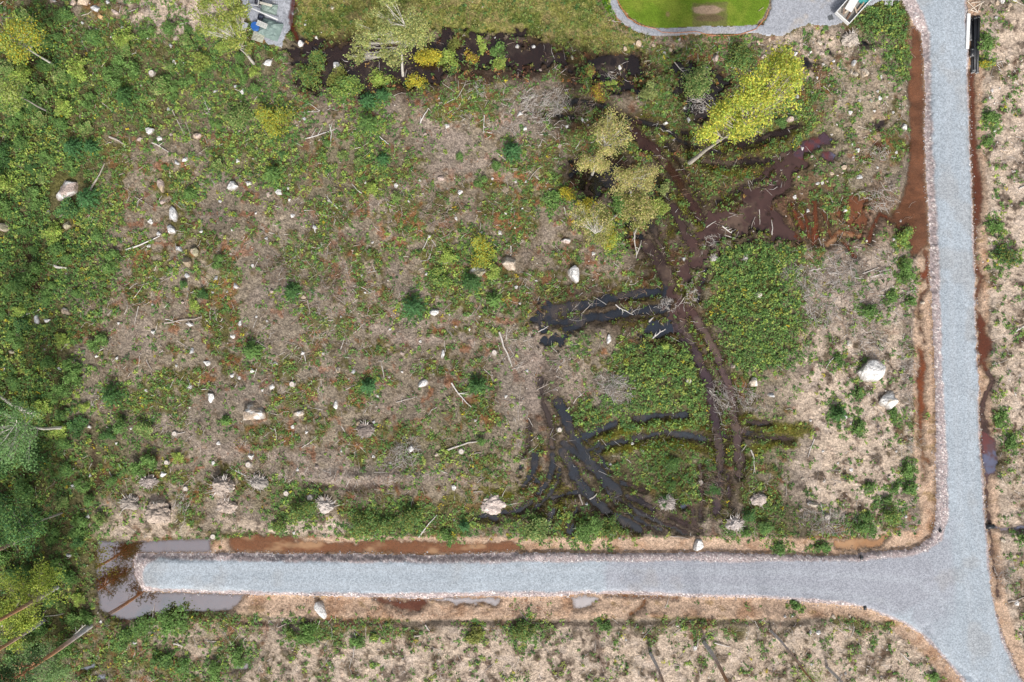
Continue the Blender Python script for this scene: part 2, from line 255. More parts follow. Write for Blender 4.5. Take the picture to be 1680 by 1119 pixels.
# water bodies: (name, colour srgb, level, depth at middle, shape, width or None)
ORG = (122,80,56); RED = (98,52,34); BLK = (14,14,18); BRN = (84,64,58); LIL = (150,132,128); BLU = (22,28,38)
WATER = [
 ('ditch_water', ORG, 'orange', [(1497,40),(1495,100),(1491,150),(1493,200),(1494,250),(1490,290),(1482,325),(1466,350),(1474,385),(1492,398),(1497,418),(1512,416),(1520,408),(1530,395),(1530,300),(1528,120),(1516,50)], None),
 ('ditch_water', RED, 'red', [(1590,112),(1603,118),(1604,150),(1605,200),(1606,250),(1613,285),(1616,325),(1612,362),(1604,375),(1596,375),(1592,200)], None),
 ('stream_water', RED, 'red', [(1601,370),(1603,420),(1606,445),(1613,455),(1607,470),(1605,510),(1612,530)], 5),
 ('stream_water', RED, 'red', [(1604,500),(1612,515),(1622,530),(1628,555),(1628,575),(1616,600),(1608,600)], None),
 ('stream_water', BRN, 'brown', [(1612,590),(1622,607),(1632,625),(1622,645),(1615,660),(1616,680),(1622,700)], 8),
 ('ditch_water', (84,58,60), 'lilac', [(1609,665),(1620,690),(1628,712),(1638,725),(1640,752),(1637,780),(1618,785),(1612,740)], None),
 ('stream_water', BRN, 'brown', [(1622,785),(1623,830),(1625,870),(1630,900),(1636,940),(1640,980)], 4),
 ('stream_water', (120,110,120), 'lilac', [(1628,862),(1645,868),(1680,866),(1720,864)], 4),
 ('stream_water', (120,60,35), 'red', [(1521,415),(1527,430),(1526,445),(1518,452)], 12),
 ('stream_water', (90,54,36), 'red', [(1524,450),(1526,472),(1514,484),(1508,500),(1511,520),(1514,545),(1518,560)], 4),
 ('ditch_water', (128,66,32), 'orange', [(1510,568),(1518,575),(1522,600),(1520,640),(1519,670),(1514,700),(1509,690),(1507,650),(1505,620),(1509,600)], None),
 ('stream_water', (120,74,44), 'orange', [(1511,695),(1514,725),(1516,745),(1513,760),(1520,775),(1518,785)], 6),
 ('stream_water', (120,66,40), 'orange', [(1514,750),(1526,757)], 7),
 ('pond_water', LIL, 'pale', [(157,888),(200,889),(345,884),(345,912),(226,913),(240,970),(405,974),(392,992),(372,1004),(300,1006),(250,1010),(210,1019),(178,1013),(160,1000),(153,950)], None),
 ('puddle_water', (128,84,56), 'orange', [(372,886),(400,880),(455,880),(480,886),(560,890),(620,886),(700,886),(740,892),(840,890),(862,900),(840,912),(720,914),(600,910),(480,911),(380,909)], None),
 ('puddle_water', (186,140,100), 'orange', [(1370,886),(1400,884),(1460,880),(1452,898),(1400,903),(1368,900)], None),
 ('puddle_water', RED, 'red', [(610,978),(640,984),(700,984),(703,992),(685,1004),(658,1004),(640,992),(612,986)], None),
 ('puddle_water', (140,110,100), 'pale', [(935,979),(975,976),(985,984),(965,995),(940,1000)], None),
 ('puddle_water', (150,128,124), 'pale', [(700,983),(800,980),(825,985),(815,993),(740,992)], None),
 ('stream_water', (140,84,40), 'red', [(995,977),(1030,978),(1060,979),(1110,982)], 4),
 ('stream_water', (140,90,50), 'orange', [(1058,982),(1056,992),(1047,1003),(1036,1010)], 5),
 ('swamp_water', (44,30,25), 'black', [(478,84),(500,76),(530,70),(562,78),(600,64),(650,76),(700,54),(760,54),(840,56),(890,70),(930,82),(930,104),(880,110),(840,106),(800,96),(760,100),(735,112),(710,130),(680,136),(650,126),(625,136),(612,158),(590,154),(575,134),(545,132),(520,140),(498,130),(490,108)], None),
 ('swamp_water', (30,20,18), 'black', [(960,92),(1010,88),(1050,92),(1050,140),(1020,145),(1000,138),(975,125),(965,110)], None),
 ('swamp_water', (32,24,20), 'black', [(1106,96),(1125,105),(1140,120),(1160,105),(1172,125),(1200,160),(1180,190),(1150,195),(1125,180),(1110,160)], None),
 ('swamp_water', (16,15,16), 'black', [(945,282),(975,283),(1010,268),(1035,290),(1010,312),(975,318),(948,302)], None),
 ('swamp_water', (16,15,16), 'black', [(1022,355),(1045,350),(1050,390),(1030,400),(1020,380)], None),
 ('stream_water', (92,38,22), 'red', [(480,-10),(475,20),(478,45),(485,62),(508,80)], 8),
 ('puddle_water', BLK, 'black', [(1318,95),(1330,94),(1339,102),(1334,114),(1320,110)], None),
 ('puddle_water', BLK, 'black', [(1412,60),(1422,64),(1432,72),(1426,77),(1414,70)], None),
 ('puddle_water', BLK, 'black', [(1356,76),(1364,78),(1365,85),(1357,84)], None),
 ('puddle_water', (40,26,28), 'black', [(1430,202),(1440,196),(1453,196),(1450,206),(1438,211)], None),
 ('puddle_water', (74,52,60), 'lilac', [(1312,240),(1330,228),(1355,218),(1371,222),(1366,234),(1345,240),(1330,252),(1318,250)], None),
 ('puddle_water', (86,62,70), 'lilac', [(1352,245),(1362,248),(1380,250),(1370,258),(1358,266),(1350,258)], None),
 ('puddle_water', (96,60,40), 'red', [(1436,232),(1452,232),(1450,242),(1438,242)], None),
 ('rut_water', (74,54,50), 'brown', [(1285,262),(1325,246),(1320,258),(1308,275),(1268,322),(1262,340),(1276,362),(1300,385),(1302,396),(1275,392),(1240,386),(1200,392),(1172,398),(1160,418),(1148,440),(1132,465),(1128,490),(1130,520),(1112,520),(1111,480),(1120,445),(1132,420),(1140,400),(1158,372),(1175,352),(1210,330),(1245,300)], None),
 ('rut_water', (104,54,34), 'red', [(1262,330),(1268,345),(1286,370),(1310,392)], 12),
 ('rut_water', (120,66,40), 'red', [(1300,335),(1308,352),(1316,370)], 9),
 ('rut_water', (120,66,40), 'red', [(1338,330),(1340,360),(1338,398)], 8),
 ('rut_water', (130,76,46), 'orange', [(1360,400),(1380,380),(1400,385)], 12),
 ('rut_water', (120,76,52), 'red', [(1385,330),(1425,318),(1420,345),(1425,372),(1405,388),(1392,375),(1384,350)], None),
 ('rut_water', (120,62,38), 'red', [(1428,395),(1432,375),(1445,350),(1470,360)], 8),
 ('rut_water', (120,62,38), 'red', [(1380,392),(1395,405),(1405,418)], 6),
 ('rut_water', (60,40,34), 'brown', [(1042,212),(1078,248),(1108,288),(1130,322),(1152,358)], 13),
 ('rut_water', (66,50,46), 'brown', [(1106,338),(1118,364),(1132,392),(1142,410)], 15),
 ('rut_water', (30,24,24), 'black', [(1080,290),(1092,315),(1095,322)], 11),
 ('rut_water', (70,56,60), 'brown', [(1120,500),(1118,520),(1124,545),(1141,575),(1155,608),(1167,640),(1174,680),(1179,720),(1182,760),(1181,800),(1176,838)], 13),
 ('rut_water', (92,74,72), 'brown', [(1130,500),(1149,533),(1165,560),(1181,590),(1195,630),(1204,668),(1211,720),(1216,760),(1214,778)], 12),
 ('rut_water', BLU, 'blue', [(872,530),(884,510),(905,492),(925,500),(930,515),(915,530),(885,543)], None),
 ('rut_water', BLU, 'blue', [(900,505),(935,503),(970,500),(1000,490),(1035,482),(1080,479)], 13),
 ('rut_water', BLU, 'blue', [(900,528),(940,526),(980,520),(1020,514),(1060,508),(1095,505)], 13),
 ('rut_water', BLU, 'blue', [(930,540),(955,530)], 9),
 ('rut_water', (26,34,46), 'blue', [(1048,546),(1072,528),(1098,516),(1114,532),(1118,556),(1100,546),(1078,552)], None),
 ('rut_water', BLU, 'blue', [(885,560),(920,545),(930,550),(905,568)], None),
 ('rut_water', (40,46,54), 'blue', [(1044,686),(1080,682),(1124,682)], 9),
 ('rut_water', (30,38,48), 'blue', [(958,717),(980,707),(1000,700),(1012,696)], 10),
 ('rut_water', (44,50,56), 'blue', [(1042,718),(1075,711),(1110,712),(1165,722)], 8),
 ('rut_water', (34,38,42), 'blue', [(972,746),(985,738),(1000,730),(1025,724)], 6),
 ('rut_water', BLU, 'blue', [(916,660),(928,685),(938,708),(952,735),(963,752),(985,778),(1000,796),(1015,805)], 15),
 ('rut_water', BLU, 'blue', [(926,727),(945,745),(965,755)], 11),
 ('rut_water', BLU, 'blue', [(925,742),(936,765),(945,785),(960,806),(985,832),(1015,852),(1048,868)], 13),
 ('rut_water', BLU, 'blue', [(906,748),(906,772),(896,795),(884,810)], 9),
 ('rut_water', BLU, 'blue', [(876,745),(876,768),(868,786)], 6),
 ('rut_water', BLU, 'blue', [(860,783),(876,778),(878,787),(865,791)], None),
 ('rut_water', BLU, 'blue', [(822,842),(850,838),(870,824)], 8),
 ('rut_water', BLU, 'blue', [(785,850),(800,846),(815,851)], 8),
 ('rut_water', BLU, 'blue', [(905,818),(925,812),(948,808)], 6),
 ('rut_water', (40,46,56), 'blue', [(896,872),(902,850),(906,838)], 8),
 ('rut_water', (40,46,56), 'blue', [(930,872),(934,856)], 6),
 ('rut_water', (46,40,44), 'brown', [(1032,816),(1048,822),(1070,835)], 9),
 ('rut_water', (64,48,44), 'brown', [(1100,850),(1125,860),(1145,872)], 8),
 ('rut_water', (64,46,40), 'brown', [(1020,792),(1045,800),(1058,803)], 7),
 ('puddle_water', (60,52,52), 'lilac', [(1118,822),(1130,824),(1128,832),(1118,830)], None),
 ('puddle_water', (120,124,140), 'pale', [(128,1095),(150,1090),(156,1096),(138,1102)], None),
 ('puddle_water', (120,124,140), 'pale', [(158,1108),(172,1105),(174,1116),(160,1117)], None),
 ('puddle_water', (110,112,125), 'pale', [(380,1094),(404,1090),(402,1100),(384,1101)], None),
 ('rut_water', (34,34,30), 'black', [(935,166),(960,168),(990,172)], 9),
 ('rut_water', (40,30,26), 'brown', [(1150,262),(1200,265),(1260,262),(1300,250)], 8),
 ('rut_water', (40,30,26), 'brown', [(1210,240),(1260,222),(1290,215)], 8),
 ('rut_water', (34,30,26), 'black', [(1000,186),(1040,196),(1085,206),(1110,222)], 7),
 ('rut_water', (34,30,26), 'black', [(1108,228),(1150,242),(1185,250)], 6),
 ('rut_water', (34,30,26), 'black', [(870,180),(905,186),(940,190)], 6),
 ('rut_water', (50,40,34), 'brown', [(1120,215),(1160,226),(1210,232),(1260,222),(1310,205)], 6),
 ('rut_water', (60,46,42), 'brown', [(1060,400),(1085,430),(1100,470),(1095,500)], 18),
 ('rut_water', (50,44,40), 'brown', [(1066,360),(1078,390),(1090,420)], 9),
 ('rut_water', (84,62,54), 'brown', [(1292,300),(1262,322),(1228,345)], 16),
 ('rut_water', BLU, 'blue', [(1160,440),(1148,470),(1146,490)], 6),
 ('rut_water', (66,56,52), 'brown', [(893,668),(900,690),(907,708),(906,735)], 8),
 ('rut_water', (50,46,46), 'brown', [(985,728),(960,742)], 6),
 ('rut_water', BLU, 'blue', [(968,760),(985,790),(1000,808),(1012,828)], 7),
 ('rut_water', (60,50,46), 'brown', [(1135,835),(1142,870)], 7),
 ('rut_water', BLU, 'blue', [(948,700),(962,722),(985,752),(1000,772)], 5),
 ('rut_water', BLU, 'blue', [(938,760),(955,790),(975,815),(1000,836)], 6),
 ('rut_water', (50,48,50), 'blue', [(1012,815),(1045,838),(1085,858),(1130,876)], 7),
 ('rut_water', (60,54,52), 'brown', [(1030,842),(1060,860),(1085,872)], 6),
 ('rut_water', BLU, 'blue', [(918,770),(915,790),(900,815),(880,832)], 5),
 ('rut_water', BLU, 'blue', [(885,735),(880,760),(872,785),(855,800)], 5),
 ('rut_water', (60,52,50), 'brown', [(868,690),(866,720),(860,745)], 5),
 ('rut_water', (70,60,56), 'brown', [(886,620),(890,650),(894,672)], 6),
 ('rut_water', BLU, 'blue', [(945,835),(942,855),(936,874)], 5),
 ('rut_water', (50,48,48), 'blue', [(1170,722),(1210,712),(1250,708)], 5),
 ('rut_water', (62,46,42), 'brown', [(1150,760),(1152,800),(1150,850)], 5),
 ('rut_water', (62,46,42), 'brown', [(1196,780),(1198,830)], 5),
 ('rut_water', (44,36,32), 'brown', [(1095,235),(1110,262),(1135,300),(1152,330)], 5),
 ('rut_water', (44,36,32), 'brown', [(1180,330),(1230,300),(1275,270)], 6),
 ('rut_water', (110,70,48), 'red', [(1318,335),(1326,362),(1330,392)], 5),
 ('rut_water', (110,70,48), 'red', [(1350,345),(1362,372),(1366,395)], 6),
 ('rut_water', (74,60,54), 'brown', [(1228,690),(1260,696)], 6),
 ('rut_water', (74,60,54), 'brown', [(1222,712),(1262,718),(1298,722)], 5),
 ('rut_water', (40,34,32), 'brown', [(1030,205),(1060,218),(1070,250),(1050,240)], None),
]
# ---- height field (metres)
H = 0.16*n1 + 0.12*n2 + 0.11*n6 + 0.07*n3 + 0.04*n4 + 0.02*(white-.5)
rough_zone = np.ones_like(H)
ditch = sstep(34, 6, sd_road)*sstep(-4, 4, sd_road)
H = H*(1-0.75*ditch) - 0.28*ditch
road_m = sstep(5, -9, sd_road)
H = H*(1-road_m) + road_m*(0.22+0.012*n3+0.01*(white-.5)+0.02*n1)
for sdx, z in ((sd_yard, 0.1), (sd_lawn, 0.12), (sd_path, 0.14)):
    m = sstep(4, -3, sdx); H = H*(1-m) + m*(z+0.01*n4+0.01*(white-.5))
mound = lambda cx, cy, rx, ry, h: h*np.exp(-(((GX-cx)/rx)**2+((GY-cy)/ry)**2))
for a in ((265,838,22,30,.5),(370,805,22,24,.45),(300,852,30,18,.25),(1000,632,40,40,.25),(1080,620,60,50,.2),(1240,500,70,90,.25),(1440,60,30,25,.4),(160,14,50,16,.6),(1660,20,50,30,.5),(600,782,60,9,.35)):
    H += mound(*a)
DARK = [([(52,100),(70,128),(78,155),(84,178)],5),([(150,690),(155,740),(160,790)],6),([(45,400),(52,440),(58,470)],10),([(500,795),(560,800),(620,797),(660,795)],7),([(970,1022),(982,1060),(990,1100)],8),([(1515,1030),(1560,1085),(1600,1119)],7)]
for pts, wd in DARK:
    H -= 0.16*sstep(wd*.8, -wd*.5, line_sd(WX, WY, pts, wd)+n6*6)
depthf = np.zeros_like(H)
water_info = []; wet = np.zeros_like(H)
LV = -0.30
e1 = vnoise(GX, GY, 11, 71, 3)*7; e2 = vnoise(GX, GY, 11, 72, 3)*7
EX, EY = GX+wx*.45+e1, GY+wy*.45+e2
sd_all = np.full_like(GX, 60.); swampm = np.zeros_like(GX)
for nm, col, mt, shp, wd in WATER:
    if nm in ('ditch_water', 'pond_water'): sdw = poly_sd(QX+e1*.3, QY+e2*.3, shp)
    elif wd is None: sdw = poly_sd(EX, EY, shp)
    else: sdw = line_sd(GX*.6+EX*.4, GY*.6+EY*.4, shp, wd*1.12)+n3*2.2+n4*.8+(vnoise(GX, GY, 22, 78, 2)*2.4 if nm == 'rut_water' else 0)
    if nm == 'rut_water' and wd is None: sdw = sdw+(n6*.8+n3*1.0+n4*.2)*19
    if nm == 'swamp_water': sdw = sdw+(n6*.7+n3*.6)*34+1.5
    if nm in ('ditch_water', 'pond_water', 'puddle_water', 'stream_water'): sdw = np.maximum(sdw, -sd_road*0.9)
    sd_all = np.minimum(sd_all, sdw); wet = np.maximum(wet, sstep(7, -1, sdw)); water_info.append((nm, col, mt, sdw, LV))
bed = LV + np.clip(sd_all, -6, 7)*0.028 + .02*n4 + .02*n3 + .05*np.maximum(vnoise(GX, GY, 24, 75, 3), 0)*sstep(40, 20, sd_road)
wgt = sstep(13, 1.5, sd_all); H = H*(1-wgt)+bed*wgt
H = H.astype(np.float32)

# ---- ground colour (albedo) and plant cover maps
SC = 0.78
c_litter = lin((150,137,119)); c_litter2 = lin((120,103,85)); c_rust = lin((150,96,66)); c_moss = lin((108,106,58)); c_olive = lin((118,112,50))
c_sand = lin((210,190,170)); c_sand2 = lin((170,150,132)); c_mud = lin((74,60,52)); c_clay = lin((204,176,152)); c_clay2 = lin((182,146,118))
c_grass = lin((140,138,74)); c_soilg = lin((98,96,56)); c_grey = lin((160,150,142)); c_peat_shade = lin((58,42,36))
def mixc(c, w_, col): return c + (np.asarray(col, np.float32)-c)*w_[..., None]
col = np.zeros(GX.shape+(3,), np.float32) + c_litter.astype(np.float32)
col = mixc(col, sstep(-.2, .35, n6+.5*n3), c_litter2)
col = mixc(col, sstep(.0, .4, n6*.6+n3*.8)*.45, lin((92,76,60)))
col = mixc(col, sstep(-.12, .25, n5*.9+.6*n6+.4*n3)*.85, lin((100,98,50)))
col = mixc(col, sstep(.25, .5, -n5+.5*n6+.3*n3)*.5, lin((186,172,158)))
col = mixc(col, sstep(.22, .5, vnoise(GX, GY, 16, 21, 4)+.35*n5+.35*n3)*.6, c_rust)
col *= (1+.35*n1+.25*n5)[..., None]
def zone(blobs, feather=.35, amp=.35):
    w_ = np.zeros_like(GX)
    for cx, cy, rx, ry, s in blobs:
        dd = np.sqrt(((GX-cx)/rx)**2+((GY-cy)/ry)**2) + amp*(n2*.8+n6*.7)
        w_ = np.maximum(w_, s*sstep(1+feather, 1-feather, dd))
    return w_
z_green = zone([(70,250,110,260,1),(40,600,80,250,1),(60,900,110,200,1),(200,120,180,110,.9),(350,120,120,80,.7),(420,250,80,40,.5),(150,760,60,70,.8),(240,700,60,60,.4),(560,280,130,50,.45),(1240,500,85,110,.9),(1080,630,85,75,.9),(1000,720,60,30,.7),(1090,790,110,60,.8),(700,850,130,30,.8),(1150,170,70,60,.6),(1230,250,130,60,.75),(1100,300,60,60,.6),(960,180,60,40,.5),(870,860,60,25,.8),(940,860,60,20,.7),(1290,850,60,28,.8),(1420,120,80,60,.35),(1440,30,60,30,1),(1350,200,90,50,.6),(1340,320,60,60,.4),(480,820,60,50,.5),(380,880,80,20,.3),(350,1000,120,20,.5),(60,1060,160,60,.5),(520,90,60,30,.5),(1270,720,40,50,.5),(1250,160,80,50,.7),(800,150,70,40,.35),(730,730,100,60,.35),(930,560,60,25,.5)])
col = mixc(col, z_green*.85, c_soilg)
z_sand = zone([(1420,480,110,70,.8),(1410,640,100,130,1),(1400,790,100,80,.95),(1660,300,60,260,1),(1670,600,50,200,.95),(1660,100,60,100,.9),(1670,900,50,160,.8),(265,15,80,40,1),(310,30,60,30,1),(1000,1090,620,62,.9),(700,1085,260,50,.85),(1450,1090,110,60,.95),(1300,1070,150,50,.9),(268,840,20,32,.9),(220,850,30,22,.6),(372,805,20,26,.7),(480,865,110,12,.9),(250,870,100,14,.6),(380,860,40,14,.6),(1420,170,60,70,.45),(1370,100,80,40,.5),(1330,70,50,25,.8),(535,860,30,14,.8),(900,640,60,80,.25),(300,1050,90,40,.4),(440,1050,60,40,.5),(1040,1060,200,40,.5)])
sandc = mixc(np.zeros_like(col)+c_sand.astype(np.float32), sstep(-.1, .55, n6+.5*n3), c_sand2)
sandc = mixc(sandc, sstep(.0, .3, n2*.45+n6*.7+.45*n3+.25*n4)*.85, lin((108,94,82)))
sandc = mixc(sandc, sstep(.22, .45, n6*.5+.8*n3+.3*n4)*.6, lin((70,58,50)))
sandc = mixc(sandc, sstep(.1, .4, vnoise(GX, GY, 12, 22, 3)+.3*n4)*.6, lin((222,204,188)))
col = mixc(col, z_sand*.92, 0) + sandc*(z_sand*.92)[..., None]
z_grey = zone([(1420,470,90,70,.7),(880,590,60,60,.5),(870,180,60,50,.5),(1490,620,16,80,.8),(280,700,60,30,.5),(560,780,170,12,.5),(1000,640,30,30,.8),(1350,850,40,15,.4),(850,650,30,90,.4),(500,480,90,160,.25)], .4, .5)
col = mixc(col, z_grey*.5, c_grey)
z_meadow = np.maximum(poly_sd(WX, WY, [(482,-600),(484,30),(500,66),(560,72),(620,64),(700,55),(770,60),(840,58),(890,72),(950,86),(1010,88),(1060,84),(1070,66),(1030,50),(1000,30),(984,0),(984,-600)], 30)*-1, -30)
z_meadow = sstep(-4, 8, z_meadow)
mead = mixc(np.zeros_like(col)+c_grass.astype(np.float32), sstep(-.2, .5, n6+.5*n3), lin((158,152,96))); mead = mixc(mead, sstep(-.1, .35, vnoise(GX, GY, 30, 31, 4)+.4*n3)*.8, lin((84,104,44))); mead = mixc(mead, sstep(.1, .4, vnoise(GX, GY, 14, 32, 3))*.6, lin((156,136,98)))
col = col*(1-z_meadow[..., None])+mead*z_meadow[..., None]
z_reed = zone([(1095,150,26,70,.9),(1080,120,30,40,.8),(1100,190,40,18,.8),(1065,205,30,16,.6),(1250,230,90,20,.5),(1180,300,40,50,.4)], .4, .3)
col = mixc(col, z_reed*.8, lin((132,130,74)))
z_algae = np.zeros_like(GX)
for pts, wd in (([(970,735),(1010,712),(1060,697),(1120,697),(1170,700)],16),([(960,725),(990,712)],12),([(990,742),(1060,728),(1150,735),(1165,742)],16),([(1150,380),(1135,350),(1118,330)],16),([(1100,385),(1108,360)],14),([(915,835),(925,870)],14),([(935,875),(950,850)],10),([(920,800),(935,812),(915,826)],14),([(1225,690),(1260,705),(1320,705)],22),([(1240,735),(1300,725)],16),([(1060,500),(1080,520),(1020,530)],8),([(1130,250),(1180,285),(1250,280),(1300,262)],16),([(1120,215),(1170,240),(1250,240),(1300,225)],14),([(1010,190),(1080,200)],10),([(850,800),(790,795),(840,815)],12)):
    z_algae = np.maximum(z_algae, sstep(4, -4, line_sd(WX, WY, pts, wd)+n4*3))
col = mixc(col, z_algae*.85, lin((104,100,30)))
z_peat = zone([(1150,300,120,90,.55),(1010,200,110,24,.7),(1200,240,120,24,.7),(1240,370,70,24,.9),(890,640,30,70,.6),(960,800,80,50,.6),(1150,560,50,60,.45),(1185,700,46,80,.5),(560,105,90,50,1),(650,120,90,45,1),(760,100,100,42,1),(860,95,80,40,1),(720,95,190,40,.9),(540,110,50,38,.85),(1000,120,80,45,1),(985,290,60,45,1),(1150,150,55,60,.9),(880,100,90,24,.7),(640,120,60,40,.8),(1080,430,46,110,.75),(1040,290,50,40,.7),(980,290,40,30,.9),(1000,505,130,42,.75),(1090,560,40,40,.6),(1230,350,100,48,.9),(940,740,50,90,.5),(910,830,80,30,.5),(1060,840,90,30,.5),(1180,260,150,40,.55),(890,690,16,50,.5),(1195,780,30,90,.35),(690,120,70,30,.8)], .35, .35)
col = mixc(col, z_peat*.88, c_peat_shade)
col = mixc(col, zone([(1370,365,100,40,1),(1300,330,50,50,.7),(1450,345,40,40,.8),(1445,235,40,30,.4)], .4, .5)*.6, lin((132,96,74)))
mudm = np.zeros_like(GX)
for nm, c_, mt, shp, wd in WATER:
    if nm == 'rut_water' and wd is not None: mudm = np.maximum(mudm, sstep(8, 0, line_sd(GX*.5+WX*.5, GY*.5+WY*.5, shp, wd*1.2)+n3*5+n6*4))
col = mixc(col, mudm*.6, lin((92,80,66)))
z_clay = sstep(27, 17, sd_road+n2*4)*(sstep(-300, -290, GY))*np.clip(sstep(880, 884, GY)+sstep(1490, 1500, GX), 0, 1)
z_clay = np.where((GX > 1625) & (GY < 560), z_clay*.5, z_clay)
z_clay = np.maximum(z_clay, zone([(800,1000,440,17,1),(1250,1000,190,17,1),(1000,893,520,12,1),(640,893,340,12,1),(1480,885,40,14,1),(1514,640,16,200,1),(1440,1008,50,20,.8)], .2, .15))
z_clay = np.where((GX < 1490) & (GY < 870), 0, z_clay)*(1-sstep(1016, 1024, GY+n2*4)*(GX < 1470))
clay = mixc(np.zeros_like(col)+c_clay.astype(np.float32), sstep(-.1, .6, n2*.7+n6*.6), c_clay2)
clay = mixc(clay, sstep(.3, .6, vnoise(GX, GY*1.6, 18, 41, 4))*.6, lin((150,124,80)))
col = col*(1-z_clay[..., None])+clay*z_clay[..., None]
for pts, wd in DARK: col = mixc(col, sstep(7, -5, line_sd(WX, WY, pts, wd)+n6*6+n3*4)*.7, c_peat_shade*1.5)  # dark trenches, and painted shade along the bank above the road
# wheel tracks and mud lines between the ruts
for pts, wd in (([(885,590),(890,650),(900,720),(910,760)],14),([(870,660),(872,720)],6),([(905,590),(915,650)],8),([(1050,815),(1080,845),(1150,875)],12),([(1020,850),(1090,872)],12),([(1135,830),(1145,870)],8),([(1208,780),(1206,855)],11),([(1176,830),(1172,876)],12),([(1050,815),(1110,850),(1160,876)],16)):
    col = mixc(col, sstep(4, -3, line_sd(WX, WY, pts, wd))*.6, lin((116,102,92)))
trackm = np.zeros_like(GX)
for pts, wd in (([(560,430),(575,490),(600,535),(680,560),(820,556)],13),([(600,430),(610,480),(650,520),(740,535)],9),([(270,690),(340,740),(420,765),(520,785),(640,790)],20),([(330,720),(420,740),(500,760)],9),([(700,200),(760,240),(700,290),(610,330)],22),([(820,250),(700,300)],12),([(880,560),(870,600),(880,660)],30),([(850,800),(700,780)],8)):
    tm = sstep(7, -5, line_sd(WX, WY, pts, wd)+n3*7); trackm = np.maximum(trackm, tm); col = mixc(col, tm*.6, lin((172,156,144)))
for pts, wd in (([(885,590),(890,650),(900,720),(910,760)],14),([(905,590),(915,650)],8),([(1208,780),(1206,855)],11),([(1176,830),(1172,876)],12),([(1050,815),(1110,850),(1160,876)],18),([(150,690),(155,740),(160,790)],6),([(52,100),(70,128),(78,155),(84,178)],6),([(45,400),(52,440),(58,470)],12),([(975,765),(1020,815),(1080,850)],10)): trackm = np.maximum(trackm, sstep(5, -3, line_sd(WX, WY, pts, wd)+n3*4))
bank_shade = sstep(7, 2, np.abs(GY-1023+n2*4))*((GX > 380) & (GX < 1330))  # shade on the bottom bank's north face, painted into the ground colour
col = mixc(col, bank_shade*.7, lin((72,62,54)))
wetf = wet*(1-road_m); col = col*(1-.4*wetf[..., None])
farf = sstep(60, 260, np.maximum(np.maximum(-GX, GX-1680), np.maximum(-GY, GY-1119)))
col = mixc(col, farf*.9, c_soilg)
# made surfaces
road_lil = zone([(1250,945,290,45,1),(1450,950,90,60,1),(1530,960,40,100,.8),(1570,900,25,60,.4)], .12, .12)*sstep(985, 1000, GX+n2*10)
road_lil = np.maximum(road_lil*(1-zone([(1590,930,28,140,1),(1600,1060,90,70,.8)], .3, .3)), 0)
rcol = mixc(np.zeros_like(col)+lin((160,169,177)).astype(np.float32), road_lil, lin((154,157,165)))
rcol *= (1+.05*n2+.05*n5)[..., None]
for pts, wd in (([(240,932),(600,934),(1000,934),(1300,938),(1500,950),(1560,1000)],7),([(240,956),(600,960),(1000,958),(1300,964),(1450,985),(1560,1070)],7),([(1552,-50),(1556,300),(1562,600),(1575,850),(1600,1119)],7),([(1575,-50),(1580,300),(1586,600),(1598,850),(1640,1119)],7)):
    rcol = mixc(rcol, sstep(6, -3, line_sd(GX+wsx, GY+wsy+n2*3, pts, wd))*.22, lin((178,184,190)))
rcol = mixc(rcol, sstep(.15, .45, vnoise(GX, GY, 50, 33, 4))*.22, lin((150,140,128)))
shoulder = sstep(-2, 3, sd_core)
sh = lin((172,158,156)).astype(np.float32)*(0.75+0.6*white[..., None]); sh = mixc(sh, sstep(0.1, .6, n3+n2*.5)*.5, lin((126,122,126)))
rcol = rcol*(1-shoulder[..., None])+sh*shoulder[..., None]
pk = (white > .93) & (shoulder > .5); rcol[pk] = lin((228,222,216))
rcol *= (0.93+.14*white[..., None])
ycol = np.zeros_like(col)+lin((158,161,168)).astype(np.float32); ycol = mixc(ycol, sstep(.1, .7, n2+n3*.4)*.5, lin((178,166,152)))
lcol = mixc(np.zeros_like(col)+lin((112,140,42)).astype(np.float32), sstep(-.2, .5, n2+.5*n6)*.7, lin((138,150,58)))
lcol = mixc(lcol, sstep(2, -2, poly_sd(QX, QY, BED))*.8, lin((120,116,72)))
lcol = mixc(lcol, sstep(1.2, .8, np.hypot((GX-1160)/26, (GY-17)/7)+.3*n3), lin((176,152,128))); lcol = mixc(lcol, sstep(1.2, .8, np.hypot((GX-1165)/22, (GY-30)/6)+.3*n3)*.8, lin((120,100,78)))
lcol = mixc(lcol, sstep(1.2, .8, np.hypot((GX-1095)/3.5, (GY-24)/4.5)+.3*n3)*.8, lin((150,130,90)))
col = mixc(col, sstep(5, 1, np.abs(line_sd(QX, QY, PATH, 34)))*0.8*(GX > 975)*(GX < 1262), lin((168,146,124)))
col = mixc(col, sstep(2, -3, poly_sd(QX, QY, [(984,-200),(984,0),(998,26),(1016,42),(1004,10),(1000,-200)])), lin((92,128,30)))
wsp = (.62+.76*white)*(1-z_sand*.45-z_clay*.5)+(z_sand*.45+z_clay*.5); wsp = wsp*(1-farf)+farf; col *= wsp[..., None]; col *= SC; lcol *= SC*(0.85+.3*white[..., None])

